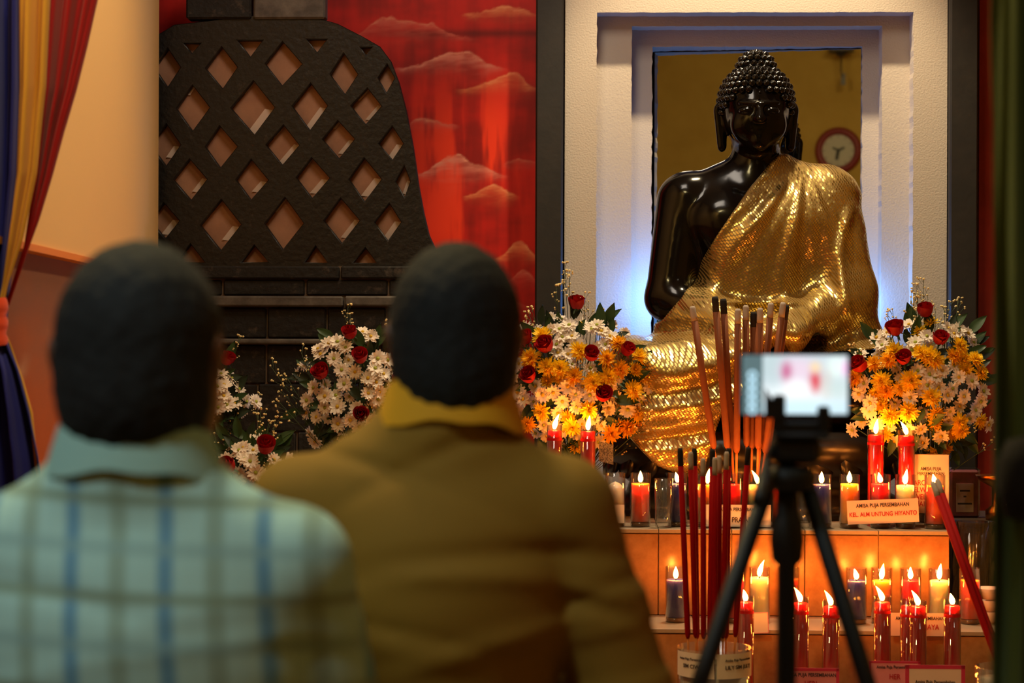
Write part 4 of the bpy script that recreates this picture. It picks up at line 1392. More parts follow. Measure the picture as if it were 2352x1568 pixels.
def bouquet(zoom, ctr, rad, Y, zbase, label, roses, yel, whites, gyps, leaves, vase=(.055, .13), fill=26, seed=1, vx=None):
    """zoom = (x0, y0, scale) of the measured crop; ctr, rad = centre and radii of the flower dome in pixels"""
    r = random.Random(seed)
    x0, y0, sc = zoom
    px = lambda p: (x0 + p[0] / sc, y0 + p[1] / sc)
    s = Y * K
    c = P(ctr[0], ctr[1], Y)
    vxx = PX(vx, Y, 1100) if vx else c.x
    o = empty('flower_arrangement', (vxx, Y, zbase), label=label, cat='flowers', group='flower arrangements on the altar steps')
    loc0 = Vector((vxx, Y, zbase))
    rx, rz = rad[0] * s, rad[1] * s
    ry = .135
    stems = MB()
    root = Vector((0, 0, vase[1] - .02))
    def place(pt, me, name, size, jit=.25, lift=0.0, up=.25):
        q = px(pt)
        ux, uz = (q[0] - ctr[0]) / rad[0], (ctr[1] - q[1]) / rad[1]
        d2 = min(.96, ux * ux + uz * uz)
        dep = -ry * math.sqrt(1 - d2) - lift
        w = P(q[0], q[1], Y + dep) - loc0
        n = Vector((ux * .9, -math.sqrt(1 - d2) - .35, uz * .8 + up)).normalized()
        n = (n + Vector((r.uniform(-jit, jit), r.uniform(-jit, jit) * .5, r.uniform(-jit, jit)))).normalized()
        rot = n.to_track_quat('Z', 'Y') @ Euler((0, 0, r.uniform(0, 6.28))).to_quaternion()
        link(name, me, o, loc=w, rot=rot.to_euler(), scale=size * r.uniform(.9, 1.1))
        stems.tube([root + (w - root) * .05, root.lerp(w, .55) + Vector((0, .01, .02)), w - n * .012], .0014, 5)
    for p in roses: place(p, r.choice(ROSE), 'rose', 1.0, .15, .02, .9)
    for p in yel: place(p, r.choice(MUM), 'chrysanthemum', .92, .3, .008)
    for p in whites: place(p, r.choice(DAISY), 'daisy', .92, .35)
    for p in gyps:
        q = px(p); w = P(q[0], q[1], Y - r.uniform(-.03, .08)) - loc0
        d = (w - root); d.y *= .4; d = d.normalized()
        link('filler_sprig', r.choice(SPRIG), o, loc=w - d * .06, rot=d.to_track_quat('Z', 'Y').to_euler(), scale=r.uniform(.6, .85))
        stems.tube([root, w - d * .15], .0012, 5)
    # smaller blooms set deeper fill the dome between the measured ones
    have = [px(p) for p in list(roses) + list(yel) + list(whites)]
    extra = 0
    for _ in range(900):
        a = r.uniform(0, 2 * PI); rr = math.sqrt(r.random()) * .93
        q = (ctr[0] + rad[0] * rr * math.cos(a), ctr[1] + rad[1] * rr * math.sin(a))
        if any((q[0] - h[0]) ** 2 + (q[1] - h[1]) ** 2 < 21 ** 2 for h in have): continue
        if extra >= (34 if yel else 9): break
        have.append(q); extra += 1
        if yel and r.random() < .30: place(((q[0] - x0) * sc, (q[1] - y0) * sc), r.choice(MUM), 'chrysanthemum', .8, .4, -.018)
        else: place(((q[0] - x0) * sc, (q[1] - y0) * sc), r.choice(DAISY), 'daisy', .78, .5, -.022)
    fill = fill * 2 + 14
    for i in range(fill):
        a = r.uniform(0, 2 * PI); rr = math.sqrt(r.uniform(.05, .95))
        q = (ctr[0] + rad[0] * rr * math.cos(a), ctr[1] + rad[1] * rr * math.sin(a))
        leaves_pt = ((q[0] - x0) * sc, (q[1] - y0) * sc)
        leaves = list(leaves) + [leaves_pt]
    for i, p in enumerate(leaves):
        q = px(p)
        inner = i >= len(leaves) - fill
        ux, uz = (q[0] - ctr[0]) / rad[0], (ctr[1] - q[1]) / rad[1]
        d2 = min(.96, ux * ux + uz * uz)
        w = P(q[0], q[1], Y - ry * math.sqrt(1 - d2) * (.72 if inner else .95)) - loc0
        out = Vector((ux + r.uniform(-.5, .5), -.25, uz + r.uniform(-.5, .5) + .2)).normalized()
        nn = Vector((r.uniform(-.4, .4), -1, r.uniform(.0, .8)))
        nn = (nn - out * nn.dot(out)).normalized()
        xx = out.cross(nn)
        M = Matrix((xx, out, nn)).transposed()
        link('leaf', r.choice(LEAF), o, loc=w - out * .025, rot=M.to_euler(), scale=r.uniform(.8, 1.35))
    # a few sprigs inside the dome
    for i in range(4):
        a = r.uniform(0, 2 * PI); rr = r.uniform(.3, .95)
        q = (ctr[0] + rad[0] * rr * math.cos(a), ctr[1] + rad[1] * rr * math.sin(a))
        w = P(q[0], q[1], Y - ry * math.sqrt(1 - rr * rr) * .85) - loc0
        d = Vector((math.cos(a) * .7, -.45, -math.sin(a) * .7 + .3)).normalized()
        link('filler_sprig', r.choice(SPRIG), o, loc=w - d * .08, rot=d.to_track_quat('Z', 'Y').to_euler(), scale=r.uniform(.5, .7))
    so_ = stems.build('stems', MATS['stem_green'], o); so_['kind'] = 'stuff'
    vr, vh = vase
    MB().lathe([(0, 0), (vr * .8, 0), (vr * .85, .006), (vr, vh * .6), (vr * 1.08, vh), (vr, vh), (vr * .9, vh * .6), (vr * .7, .012), (0, .012)], 32).build('vase', MATS['vase_dark'], o)
    MB().lathe([(0, vh * .7), (vr * .9, vh * .7), (vr * .98, vh * .97), (vr * .6, vh * 1.15), (0, vh * 1.2)], 20).build('flower_foam', MATS['leaf_dark'], o)
    return o


BM = bouquet((1100, 600, 3.137), (1325, 870), (172, 165), 6.305, T1, 'tall bouquet of yellow chrysanthemums, white daisies and red roses left of the statue',
        [(705, 335), (490, 630), (808, 690), (1057, 660), (893, 980), (345, 580), (215, 1020), (370, 845)],
        [(460, 545), (375, 700), (585, 770), (690, 830), (820, 870), (925, 830), (915, 705), (720, 650), (1000, 600), (1105, 935), (1145, 690), (1010, 780), (455, 1080), (360, 1170), (785, 1070), (675, 1190), (945, 1240), (1140, 1100), (1065, 1200), (500, 760)],
        [(520, 500), (580, 490), (650, 460), (670, 540), (810, 490), (880, 505), (940, 540), (910, 600), (570, 660), (640, 670), (700, 610), (800, 770), (410, 900), (535, 945), (600, 1010), (640, 900), (700, 960), (800, 965), (460, 960), (270, 1060), (250, 1130), (260, 830), (1165, 1010), (1220, 900), (1070, 1070), (700, 1050), (470, 1180), (1000, 830), (330, 480), (290, 570), (850, 460), (600, 545), (280, 940), (320, 990), (560, 600), (700, 1240), (860, 1300), (930, 1060)],
        [(620, 90), (650, 170), (560, 270), (760, 270), (400, 420), (1120, 850), (1250, 1080), (600, 130), (790, 320), (1230, 1000), (1080, 1330), (380, 450), (870, 390), (300, 880), (1190, 1180)],
        [(930, 420), (960, 460), (1180, 740), (330, 800), (290, 860), (390, 530), (740, 480), (880, 420), (480, 740), (1200, 750), (860, 770), (950, 400), (450, 400), (1030, 1000)], seed=3, vx=1330)
BR = bouquet((1850, 640, 3.408), (2118, 885), (165, 168), 6.305, T1, 'bouquet of yellow, white and red flowers right of the statue',
        [(940, 285), (715, 425), (1045, 495), (775, 645), (445, 695)],
        [(1200, 530), (960, 610), (650, 640), (540, 670), (390, 780), (1320, 640), (1360, 740), (600, 800), (640, 880), (820, 800), (980, 930), (670, 1070), (800, 1040), (1200, 1120), (900, 590), (700, 580), (1210, 1180), (1010, 640)],
        [(860, 500), (950, 450), (640, 420), (560, 460), (1120, 390), (1200, 400), (810, 360), (430, 600), (600, 520), (460, 820), (420, 900), (970, 750), (880, 720), (1070, 720), (1200, 770), (1040, 850), (1110, 910), (1240, 920), (1330, 1030), (1390, 880), (1300, 800), (500, 1030), (440, 1110), (370, 1180), (1060, 1230), (1430, 1140), (820, 930), (920, 880), (1160, 430), (1010, 770), (830, 560), (510, 970), (1270, 430), (1150, 860), (1370, 960), (560, 1140), (950, 830)],
        [(870, 90), (920, 100), (960, 170), (1120, 270), (1190, 240), (640, 290), (690, 310), (830, 250), (1020, 280), (1160, 650), (1320, 1180), (1460, 1290), (1090, 320), (420, 590), (880, 200)],
        [(500, 430), (860, 410), (1320, 380), (1380, 480), (1000, 1110), (900, 1070), (1080, 1160), (1330, 560), (680, 1300), (1250, 1350), (1180, 1300), (1340, 480), (1390, 580), (1180, 1400), (1300, 1290), (980, 1160), (1050, 1300)], seed=5, vx=2135)
BC = bouquet((450, 680, 3.136), (812, 885), (128, 140), 6.305, T1, 'bouquet of white daisies and red roses between the two men',
        [(1110, 290), (1185, 460), (910, 570), (1445, 610), (1190, 855)], [],
        [(880, 380), (960, 340), (1020, 330), (1080, 370), (995, 450), (1200, 260), (1260, 290), (1310, 450), (1380, 460), (1050, 530), (1145, 545), (1240, 590), (1070, 630), (1300, 620), (1240, 700), (1320, 690), (1310, 740), (1440, 680), (850, 660), (930, 720), (930, 800), (1020, 795), (800, 750), (800, 840), (870, 870), (1025, 920), (1110, 890), (1160, 810), (1260, 900), (1180, 940), (830, 990), (860, 1040), (790, 490), (730, 560), (1420, 640), (1290, 520), (900, 420), (1500, 760), (1400, 800), (1350, 560)],
        [(590, 580), (640, 710), (650, 820), (1090, 110), (1110, 170), (680, 630), (1390, 270), (780, 470)],
        [(1180, 320), (1250, 380), (880, 950), (940, 1010), (700, 840), (1150, 700), (1330, 320)], fill=34, seed=8, vx=815)
BL = bouquet((450, 680, 3.136), (452, 935), (100, 120), 6.305, T1, 'white and red bouquet mostly hidden behind the head of the man in the checked shirt',
        [(215, 480), (-150, 560)], [],
        [(180, 560), (200, 640), (260, 590), (310, 670), (200, 720), (220, 780), (280, 770), (320, 820), (430, 760), (360, 760), (150, 650), (100, 720), (50, 640), (-60, 700), (160, 800), (-20, 800)],
        [(300, 360), (440, 740), (250, 930)], [(240, 440), (280, 900), (180, 980), (300, 980), (230, 860)], fill=22, seed=9, vx=455)
BB = bouquet((450, 680, 3.136), (570, 1085), (92, 88), 5.92, T2, 'low white and red bouquet at the shoulder of the checked shirt',
        [(500, 1110), (245, 1245), (520, 1440), (390, 1425)], [],
        [(340, 1090), (220, 1180), (350, 1170), (390, 1190), (560, 1180), (600, 1230), (640, 1190), (480, 1300), (540, 1310), (570, 1360), (280, 1340), (210, 1330), (450, 1400), (270, 1420), (580, 1290), (310, 1110), (430, 1270), (240, 1360), (560, 1420), (660, 1180)],
        [(460, 890), (450, 950), (510, 1000), (150, 1080), (210, 1090), (560, 950), (150, 1130)],
        [(200, 1000), (100, 1010), (400, 960), (600, 1040), (640, 1060), (140, 1240), (100, 1100), (300, 960)], fill=26, seed=12, vx=572)
# checked ribbon end of the left yellow bouquet
mat('ribbon_grey', '#4a4642', .7, noise=(240, '#8a8276', .45, .55))
rb = P(1392, 1036, 6.20) - BM.location
b = MB(); b.grid([[rb + Vector((-.022 + .044 * i / 4, .004 * math.sin(i * 1.5), .03 - .06 * j / 4 - .010 * i / 4)) for i in range(5)] for j in range(5)])
b.build('ribbon', MATS['ribbon_grey'], BM)

# ------------------------------------------------------------------ wrapped packet and vase at the right
mat('foil_pink', '#9a4a58', .4, noise=(20, '#6a3a40', .4, .7))
mat('plastic_film', '#6a6058', .2, spec=.8)
glass('film_clear', (.86, .84, .82), rough=.12)
pk = P(2216, 1138, 6.40)
o = empty('wrapped_packet', (pk.x, 6.40, PZ(1195, 6.30, 2216)), label='pink edged packet wrapped in clear film on the dark cabinet at the right', cat='packet')
w = 66 * 6.3 * K / 2; h = 110 * 6.3 * K
MB().box(-w, w, 0, .04, 0, h, bev=.006).build('packet_body', MATS['foil_pink'], o)
MB().box(-w * .6, w * .6, -.002, .0, h * .12, h * .72).build('paper_label', MATS['paper_pale'], o)
for lw_, zz in ((.35, .55), (.10, .43), (.50, .28)):
    MB().box(-w * lw_, w * lw_, -.0026, -.0021, h * zz, h * (zz + .035)).build('ink_line', MATS['ink_dark'], o)
b = MB(); b.box(-w * 1.08, w * 1.08, -.006, .046, 0, h * 1.05, bev=.008); b.build('film_wrap', MATS['film_clear'], o)
mat('cabinet_dark', '#33261e', .45, noise=(8, '#40301f', .4, .7))
cz = PZ(1195, 6.30, 2216)
cbx = empty('side_cabinet', (PX(2290, 6.3, 1200), 6.45, T2), label='dark wooden side cabinet beside the steps under the pink packet', cat='cabinet')
x0c, x1c = PX(2184, 6.3, 1200) - cbx.location.x + .012, PX(2400, 6.3, 1200) - cbx.location.x
MB().box(x0c, x1c, -.22, .22, 0, cz - T2 - .014, bev=.004).build('body', MATS['cabinet_dark'], cbx)
MB().box(x0c, x1c + .01, -.23, .23, cz - T2 - .013, cz - T2, bev=.004).build('top_board', MATS['cabinet_dark'], cbx)
MB().box(x0c + .02, x0c + .15, -.226, -.22, .02, cz - T2 - .03, bev=.003).build('door', MATS['cabinet_dark'], cbx)
MB().box(x0c + .16, x1c - .02, -.226, -.22, .02, cz - T2 - .03, bev=.003).build('door', MATS['cabinet_dark'], cbx)
# tall glass vase with film in front of the cabinet
gv = empty('glass_vase', (PX(2236, 6.12, 1300), 6.12, T2), label='tall clear glass vase wrapped in film behind the leaning incense at the right', cat='vase')
MB().lathe([(0, 0), (.04, 0), (.042, .01), (.050, .27), (.047, .27), (.039, .014), (0, .012)], 36).build('vase_wall', MATS['clear_glass'], gv)
b = MB()
rows = []
for j in range(10):
    z = .02 + .25 * j / 9
    rows.append([((.056 + .006 * math.sin(i * 3 + j)) * math.cos(2 * PI * i / 40), (.056 + .006 * math.sin(i * 3 + j)) * math.sin(2 * PI * i / 40), z) for i in range(41)])
b.grid(rows); b.build('film_wrap', MATS['film_clear'], gv)
# small brass plates catching candle light on the cabinet side
mat('brass', '#b8742a', .3, metal=1.0)
for (py_, zb, lab) in ((1098, 0, 'flat brass dish on the dark cabinet behind the green curtain edge'),):
    d_ = empty('brass_dish', (PX(2292, 6.30, 1098), 6.33, cz), label=lab, cat='dish')
    MB().lathe([(0, 0), (.03, 0), (.032, .03), (.012, .045), (.012, PZ(1105, 6.3, 2270) - cz - .02), (.05, PZ(1105, 6.3, 2270) - cz), (.062, PZ(1092, 6.3, 2270) - cz), (.058, PZ(1092, 6.3, 2270) - cz), (0, PZ(1103, 6.3, 2270) - cz)], 32).build('dish_body', MATS['brass'], d_)
# bowls stacked at the far right of the lower step
for i, (rr_, hh_) in enumerate(((.045, .035), (.044, .033), (.043, .032))):
    bo = empty('porcelain_bowl', (PX(2272, 5.90, 1400), 5.90, T2 + i * .034), label=['bottom', 'middle', 'top'][i] + ' pale bowl of the little stack at the right end of the lower step', cat='bowl', group='stacked pale bowls')
    MB().lathe([(0, 0), (.022, 0), (.024, .004), (rr_, hh_), (rr_ - .003, hh_), (.02, .008), (0, .006)], 32).build('bowl_wall', MATS['paper_pale'], bo)

# ------------------------------------------------------------------ curtains
def cloth_mat(name, c, rough=.75):
    m = mat(name, c, rough, spec=.25, bump=(220, .08, .001))
    m.node_tree.nodes['Principled BSDF'].inputs['Sheen Weight'].default_value = .15
    return m
cloth_mat('cloth_blue', '#1a2080'); cloth_mat('cloth_yellow', '#d8a03a'); cloth_mat('cloth_red', '#a00c16'); cloth_mat('cloth_orange', '#e04820'); cloth_mat('cloth_green', '#566a34')
CY = 4.25
cu0 = P(40, 784, CY)
cur = empty('draped_curtain', (cu0.x, CY, 0), label='blue, yellow and red cloth curtain gathered by an orange tie at the left', cat='curtain')


def drape(edges_l, edges_r, folds, amp, name, m, Y, ydep=0.0, parent=None, org=None, n=60, nz_=70, seed=0):
    """sheet between two edges given as (y pixel, x pixel) lists, with hanging folds"""
    yl = [e[0] for e in edges_l]; y0, y1 = min(yl), max(yl)
    rows = []
    for j in range(nz_ + 1):
        py = y0 + (y1 - y0) * j / nz_
        xl = np.interp(py, [e[0] for e in edges_l], [e[1] for e in edges_l])
        xr = np.interp(py, [e[0] for e in edges_r], [e[1] for e in edges_r])
        row = []
        for i in range(n + 1):
            u_ = i / n
            wv = math.sin(u_ * folds * 2 * PI + seed + .5 * math.sin(py / 260 + seed)) + .35 * math.sin(u_ * folds * 4.6 * PI + 1.7 * seed + py / 400)
            width = abs(xr - xl) * Y * K
            a = min(amp, width * .35)
            q = P(xl + (xr - xl) * u_, py, Y)
            row.append(Vector((q.x, Y + ydep + a * wv, q.z)) - org)
        rows.append(row)
    o = MB().grid(rows).build(name, m, parent)
    sm = o.modifiers.new('thick', 'SOLIDIFY'); sm.thickness = .003
    return o


org = Vector((cu0.x, CY, 0))
drape([(-60, -190), (400, -160), (740, -90)], [(-60, 53), (200, 52), (400, 44), (560, 22), (660, 12), (740, 5)], 5, .022, 'blue_cloth', MATS['cloth_blue'], CY, .02, cur, org, seed=1)
drape([(-60, 46), (200, 46), (400, 38), (560, 16), (660, 6), (738, -12)], [(-60, 118), (200, 106), (400, 85), (560, 52), (660, 17), (738, 2)], 1.5, .016, 'yellow_cloth', MATS['cloth_yellow'], CY, .0, cur, org, seed=2.2)
drape([(-60, 110), (200, 98), (400, 76), (562, 50), (700, 6)], [(-60, 226), (0, 212), (100, 190), (200, 165), (300, 135), (400, 108), (500, 78), (562, 56), (700, 9)], 2.5, .018, 'red_cloth', MATS['cloth_red'], CY, .03, cur, org, seed=4)
drape([(775, -90), (1000, -200), (1700, -330)], [(775, 8), (800, 16), (850, 38), (950, 66), (1050, 88), (1150, 103), (1400, 130), (1700, 150)], 5, .022, 'blue_cloth_tail', MATS['cloth_blue'], CY, .0, cur, org, seed=3)
drape([(775, 0), (850, 20), (1000, 40), (1500, 60)], [(775, 10), (800, 20), (830, 31), (865, 44), (950, 68), (1500, 120)], 1, .006, 'yellow_cloth_tail', MATS['cloth_yellow'], CY, .03, cur, org, seed=5)
tq = P(-45, 750, CY) - org
b = MB()
rows = []
for j in range(9):
    z = -.05 + .10 * j / 8
    rr_ = 1 + .05 * math.sin(j * 2.2)
    rows.append([tq + Vector((.056 * rr_ * math.cos(2 * PI * i / 36), .045 * rr_ * math.sin(2 * PI * i / 36), z + .012 * math.cos(2 * PI * i / 36))) for i in range(37)])
b.grid(rows); b.build('tie_band', MATS['cloth_orange'], cur)

# green curtain at the right, close to the viewer
GY = 2.45
gc = P(2330, 784, GY)
gcur = empty('green_curtain', (gc.x, GY, 0), label='dark green hanging curtain at the right edge, out of focus', cat='curtain')
drape([(-500, 2285), (600, 2287), (1500, 2284), (2900, 2280)], [(-500, 2560), (1500, 2560), (2900, 2580)], 4, .014, 'cloth_panel', MATS['cloth_green'], GY, 0, gcur, Vector((gc.x, GY, 0)), n=80, seed=.6)
tb = P(2352, 1100, GY - .04) - Vector((gc.x, GY, 0))
MB().lathe([(0, -.05), (.022, -.045), (.030, -.015), (.030, .02), (.020, .045), (0, .05)], 24, mtx=Matrix.Translation(tb)).build('tie_knob', MATS['char_black'], gcur)

# ------------------------------------------------------------------ phone on a tripod
PY_ = 2.6
ps = PY_ * K
mat('phone_black', '#101216', .35)
mat('tripod_black', '#08080a', .55)
phc = P(1828, 884, PY_)
phone = empty('phone', phc, math.radians(3), label='phone held sideways on the tripod with a glowing camera screen', cat='phone')
pw, phh = 254 * ps, 143 * ps
pm = MB(); pm.box(-pw / 2, pw / 2, 0, .009, -phh / 2, phh / 2, bev=.003); pm.build('phone_body', MATS['phone_black'], phone)
# the picture shown on the screen
sw0, sw1 = (1752 - 1828) * ps, (1946 - 1828) * ps
sh0, sh1 = -phh / 2 + .003, phh / 2 - .002
nx, nz = 90, 64
gx, gz = np.meshgrid(np.linspace(0, 1, nx), np.linspace(0, 1, nz))
img = np.tile(np.array([.62, .72, .78]), (nz, nx, 1))
def blob(cx, cz_, rx_, rz_, c, a=1.0):
    global img
    m = np.exp(-(((gx - cx) / rx_) ** 2 + ((gz - cz_) / rz_) ** 2) ** 1.5)[..., None] * a
    img = img * (1 - m) + np.array(c) * m
blob(.45, .25, .6, .32, (.92, 1.0, 1.0)); blob(.12, .8, .16, .3, (.55, .68, .70)); blob(.42, .75, .22, .22, (.85, .68, .80)); blob(.28, .72, .07, .18, (.60, .12, .28), .9)
blob(.62, .55, .08, .20, (.75, .05, .08)); blob(.62, .80, .07, .1, (.95, .72, .45)); blob(.88, .80, .14, .20, (.85, 1.0, .95)); blob(.98, .78, .06, .14, (1., .5, .85), .8)
blob(.75, .5, .08, .3, (.72, .62, .55), .6); blob(.88, .42, .12, .2, (.6, .75, .72), .7); blob(.4, .45, .16, .16, (1, .95, .98)); blob(.5, .1, .7, .16, (.62, .88, 1.0), .8)
rows = [[(sw0 + (sw1 - sw0) * gx[j, i], -.0006, sh0 + (sh1 - sh0) * gz[j, i]) for i in range(nx)] for j in range(nz)]
em = bpy.data.materials.new('screen_picture'); em.use_nodes = True
et = em.node_tree; et.nodes.remove(et.nodes['Principled BSDF'])
e_ = et.nodes.new('ShaderNodeEmission'); e_.inputs[1].default_value = 1.1
a_ = et.nodes.new('ShaderNodeAttribute'); a_.attribute_name = 'paint'
et.links.new(a_.outputs['Color'], e_.inputs[0]); et.links.new(e_.outputs[0], et.nodes['Material Output'].inputs['Surface'])
me = MB().grid(rows).mesh('screen', em)
ca = me.color_attributes.new('paint', 'FLOAT_COLOR', 'POINT')
ca.data.foreach_set('color', np.concatenate([img.reshape(-1, 3), np.ones((nx * nz, 1))], 1).astype(np.float32).ravel())
link('screen', me, phone)
emit('screen_bar', (.12, .19, .20), 1.0); emit('icon_light', (.55, .85, 1.0), 1.2); emit('icon_hole', (.10, .22, .28), 1.0)
MB().box((1705 - 1828) * ps, sw0, -.0005, .0002, sh0, sh1).build('screen_bar', MATS['screen_bar'], phone)
for i in range(5):
    zc = (884 - (862 + i * 19.5)) * ps
    bI = MB(); bI.lathe([(6 * ps, 0), (11 * ps, 0), (11 * ps, .0003), (6 * ps, .0003)], 20, mtx=Matrix.Translation(((1728 - 1828) * ps, -.0012, zc)) @ Matrix.Rotation(PI / 2, 4, 'X'), caps=False)
    bI.build('screen_icon', MATS['icon_light'], phone)

tp = P(1812, 1100, PY_)
tri = empty('tripod', (tp.x, PY_ + .02, 0), label='small black camera tripod standing on the floor holding the phone', cat='tripod')
TO = Vector((tp.x, PY_ + .02, 0))
def TP(px, py, dy=0.0): return P(px, py, PY_ + .02 + dy) - TO
b = MB(); q0, q1 = TP(1770, 985), TP(1900, 958)
b.box(q0.x, q1.x, -.030, -.0235, q1.z - .02, q1.z - .004, bev=.003)
b.box(q0.x, q0.x + .016, -.034, -.0235, q1.z - .02, TP(1770, 905).z, bev=.003); b.box(q1.x - .016, q1.x, -.034, -.0235, q1.z - .02, TP(1770, 930).z, bev=.003)
# corner jaw of the clamp over the lower left of the screen
c1, c2, c3 = TP(1752, 890), TP(1752, 960), TP(1800, 960)
b.add([(c.x, y, c.z) for y in (-.036, -.032) for c in (c1, c2, c3)], [(0, 1, 2), (3, 5, 4), (0, 3, 4, 1), (1, 4, 5, 2), (2, 5, 3, 0)])
b.box(q0.x, q1.x, -.04, .01, TP(1800, 1005).z, q1.z - .018, bev=.004)
b.build('phone_clamp', MATS['tripod_black'], tri)
b = MB(); q0, q1 = TP(1748, 1078), TP(1900, 1000)
b.box(q0.x + .012, q1.x - .01, -.03, .035, q0.z + .008, q1.z, bev=.008)
b.build('pan_head', MATS['tripod_black'], tri)
b = MB(); b.tube([TP(1772, 1030, -.02), TP(1760, 1062, -.05), TP(1752, 1110, -.09), TP(1744, 1150, -.14)], [.006, .006, .009, .010], 12); b.build('pan_handle', MATS['tripod_black'], tri)
b = MB()
b.lathe([(0, TP(1812, 1640).z), (.0125, TP(1812, 1640).z), (.0125, TP(1812, 1300).z), (.020, TP(1812, 1285).z), (.0225, TP(1812, 1240).z), (.020, TP(1812, 1195).z), (.0150, TP(1812, 1180).z), (.0150, TP(1812, 1070).z), (0, TP(1812, 1060).z)], 20)
b.build('centre_column', MATS['tripod_black'], tri)
b = MB(); b.lathe([(0, TP(1812, 1128).z), (.030, TP(1812, 1125).z), (.036, TP(1812, 1105).z), (.034, TP(1812, 1075).z), (0, TP(1812, 1066).z)], 20); b.build('shoulder_collar', MATS['tripod_black'], tri)
zt_ = TP(1812, 1105).z
kL = (1640 - 1790) / (1568 - 1105) ; kR = (1985 - 1838) / (1568 - 1105)
for (xs, kk, dy) in ((-.022, kL, .15), (.024, kR, .10), (.0, 0.02, .27)):
    top = Vector((xs, .012 if dy > 0 else -.02, zt_))
    drop = zt_ - .012
    bot = Vector((xs + kk * drop, dy, .012))
    lg = MB().tube([top, top.lerp(bot, .45), top.lerp(bot, .46), bot], [.0115, .0115, .0088, .0088], 12).build('leg', MATS['tripod_black'], tri)
    MB().lathe([(0, -.011), (.013, -.011), (.014, .0), (.010, .012), (0, .013)], 14, mtx=Matrix.Translation(bot)).build('rubber_foot', MATS['char_black'], lg)

# ------------------------------------------------------------------ two kneeling men seen from behind
mat('skin', '#6a4630', .55, sss=.004)
mat('hair_black', '#040404', .85, bump=(160, .5, .004))
mat('hair_greying', '#060707', .85, noise=(50, '#0e1111', .45, .75), bump=(160, .5, .004))
mat('trousers_dark', '#1c1a1c', .85)
mat('mustard', '#8c6610', .85, bump=(260, .1, .001)); mat('mustard_lining', '#e0a010', .8)


def plaid():
    m = mat('checked_mint', '#a9cfc6', .85, bump=(260, .1, .001))
    t = m.node_tree; pb_ = t.nodes['Principled BSDF']
    tc = t.nodes.new('ShaderNodeTexCoord'); sp = t.nodes.new('ShaderNodeSeparateXYZ'); t.links.new(tc.outputs['Object'], sp.inputs[0])
    def M(op, a, b_=None):
        n = t.nodes.new('ShaderNodeMath'); n.operation = op
        for i, v in enumerate((a, b_)):
            if v is None: continue
            if isinstance(v, (int, float)): n.inputs[i].default_value = v
            else: t.links.new(v, n.inputs[i])
        return n.outputs[0]
    def stripe(coord, off, period, half, soft):
        a = M('ABSOLUTE', M('SUBTRACT', M('MODULO', M('ADD', coord, off + 20 * period), period), period / 2))
        mr_ = t.nodes.new('ShaderNodeMapRange'); mr_.interpolation_type = 'SMOOTHSTEP'
        t.links.new(a, mr_.inputs[0]); mr_.inputs[1].default_value = half - soft; mr_.inputs[2].default_value = half + soft
        mr_.inputs[3].default_value = 1; mr_.inputs[4].default_value = 0
        return mr_.outputs[0]
    prev = None
    xx = M('ADD', sp.outputs['X'], M('MULTIPLY', sp.outputs['Z'], .08))
    zz = M('ADD', sp.outputs['Z'], M('MULTIPLY', sp.outputs['X'], .05))
    col = None
    per = .0925
    for c, off, half, k_, s_ in (('#4f86a8', PL_X, .0075, .82, xx), ('#7d8f74', PL_X + per / 2, .0085, .60, xx), ('#7d8f74', PL_Z, .0058, .75, zz), ('#86a8a4', PL_Z + per / 2, .0065, .55, zz)):
        mx = t.nodes.new('ShaderNodeMix'); mx.data_type = 'RGBA'
        t.links.new(M('MULTIPLY', stripe(s_, off, per, half, .0042), k_), mx.inputs['Factor'])
        if col is None: mx.inputs[6].default_value = H('#a9cfc6')
        else: t.links.new(col, mx.inputs[6])
        mx.inputs[7].default_value = H(c)
        col = mx.outputs[2]
    t.links.new(col, pb_.inputs['Base Color'])
    return m


mat('mint_plain', '#9cc4ba', .85, bump=(260, .1, .001))
PL_X, PL_Z = .006, .022
plaid()


